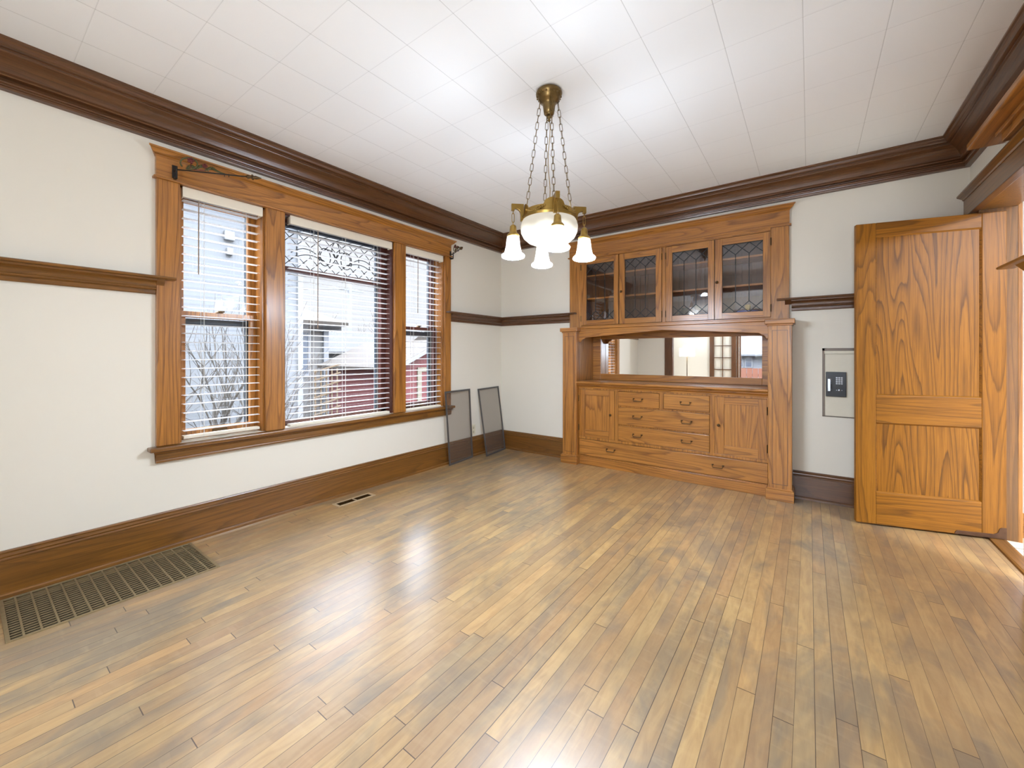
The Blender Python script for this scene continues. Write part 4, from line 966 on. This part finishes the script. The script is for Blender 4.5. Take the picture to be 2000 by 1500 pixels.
MB().box(-5.5, -5.46, 3.32, 3.46, GZ0, .84).box(-5.5, -5.46, 4.2, 4.34, GZ0, .84).box(-5.5, -5.46, 3.46, 4.2, .72, .84).build('door_trim', PCREAM, sh)
MB().box(-5.5, -5.48, 3.46, 4.2, GZ0, .72).build('door', REDS, sh)
# far roofs seen above the shed on the right
fb = thing('neighbour_house', (-11, 13, GZ0), 'tan-roofed house behind the shed, seen in the right window', 'house')
MB().box(-14, -9.5, 10.1, 17, GZ0, 1.3).build('wall', SIDB, fb)
MB().prism([(-14.4, 1.3), (-9.1, 1.3), (-9.1, 1.38), (-11.7, 2.75), (-14.4, 1.38)], 1, 9.8, 17.3).build('roof', ROOFB, fb)
up_ = thing('utility_pole', (-19, 9.5, GZ0), 'grey utility pole with crossarm beyond the garage roof', 'utility pole')
MB().tube([(-19, 9.74, GZ0), (-19, 9.74, 6.0)], .12, 8).build('pole', TRW, up_); MB().box(-19.05, -18.95, 8.8, 10.7, 5.0, 5.12).build('crossarm', TRW, up_)
MB().tube([(-19, 9.74, 5.1), (-18.5, 5.5, 4.5), (-18, 0, 4.9)], .012, 5).build('wire', BARK, up_)
tl = thing('wood_trellis', (-5, .45, GZ0), 'weathered tan trellis of crossed slats beside the red shed', 'trellis')
TAN = plain('tan_wood', srgb(88, 72, 52), .8, 0, .2)
m = MB()
for i in range(5): m.bar((-5, .2 + i * .12, GZ0), (-5, .2 + i * .12, .9), .03, .02, (1, 0, 0))
for i in range(9): m.bar((-4.98, .15, -.6 + i * .18), (-4.98, .75, -.45 + i * .18), .03, .02, (1, 0, 0))
m.build('lattice', TAN, tl)
def branches(base, d, L, r, depth, mb, rnd):
    d = Vector(d).normalized(); pts = [Vector(base)]; n = 5; p = Vector(base); rs = [r]
    for i in range(n):
        d = (d + Vector((rnd.uniform(-.18, .18), rnd.uniform(-.18, .18), rnd.uniform(-.05, .18)))).normalized(); p = p + d * L / n; pts.append(p.copy()); rs.append(r * (1 - .55 * (i + 1) / n))
    mb.tube(pts, rs, 5)
    if depth:
        for i in range(rnd.choice((3, 4))):
            q = pts[rnd.randint(2, n)]; a = (d + Vector((rnd.uniform(-.7, .7), rnd.uniform(-.8, .8), rnd.uniform(-.1, .5)))).normalized(); branches(q, a, L * rnd.uniform(.5, .75), r * .5, depth - 1, mb, rnd)
rnd = random.Random(3); m = MB()
for i in range(9): branches((-1.6 + rnd.uniform(-.15, .15), -2.85 + rnd.uniform(-.3, .3), GZ0), (rnd.uniform(-.15, .2), rnd.uniform(.05, .75), 1), 1.35, .026, 3, m, rnd)
tag(m.build('bare_bush', BARK, org=Vector((-1.6, -3.1, GZ0))), 'leafless grey bush close outside the left window', 'bush')
m = MB()
for i in range(14): branches((-20 + rnd.uniform(-2, 2), 2 + i * 1.6, GZ0), (rnd.uniform(-.1, .1), rnd.uniform(-.1, .1), 1), 2.6, .07, 2, m, rnd)
tag(m.build('bare_trees', BARK, org=Vector((-20, 12, GZ0))), 'hazy row of bare trees on the horizon', 'trees', kind='stuff')
# street side, seen only in the mirror
hC = thing('neighbour_house', (.5, -22, GZ0), 'white house with a low grey roof across the yard, seen in the mirror', 'house')
MB().box(-6, 5, -26, -20, GZ0, 1.25).build('wall', SIDA, hC)
MB().prism([(-26.5, 1.22), (-19.6, 1.22), (-19.6, 1.3), (-22.8, 4.2), (-23.2, 4.2), (-26.5, 1.3)], 0, -6.4, 5.4).build('roof', plain('frosted_shingle', srgb(86, 88, 90), .9, 0, .2, nscale=5), hC)
for x in (-1.3, -.6, .1, .51, 1.9):
    wq = MB().box(x - .06, x + .31, -20, -19.96, .60, 1.2).build('window_frame', TRW, hC); MB().box(x, x + .25, -19.96, -19.94, .66, .9).box(x, x + .25, -19.96, -19.94, .94, 1.15).build('window_pane', DGL, wq)
fn = thing('board_fence', (2, -14, GZ0), 'orange-brown board fence outside the front room window, seen in the mirror', 'fence')
m = MB().box(-5, 9, -14.06, -14.02, -.5, -.4).box(-5, 9, -14.06, -14.02, .4, .5)
for i in range(70): m.box(-5 + i * .2, -5 + i * .2 + .185, -14.021, -14, GZ0, .72)
m.build('board', plain('fence_orange', srgb(96, 56, 38), .8, 0, .2), fn)
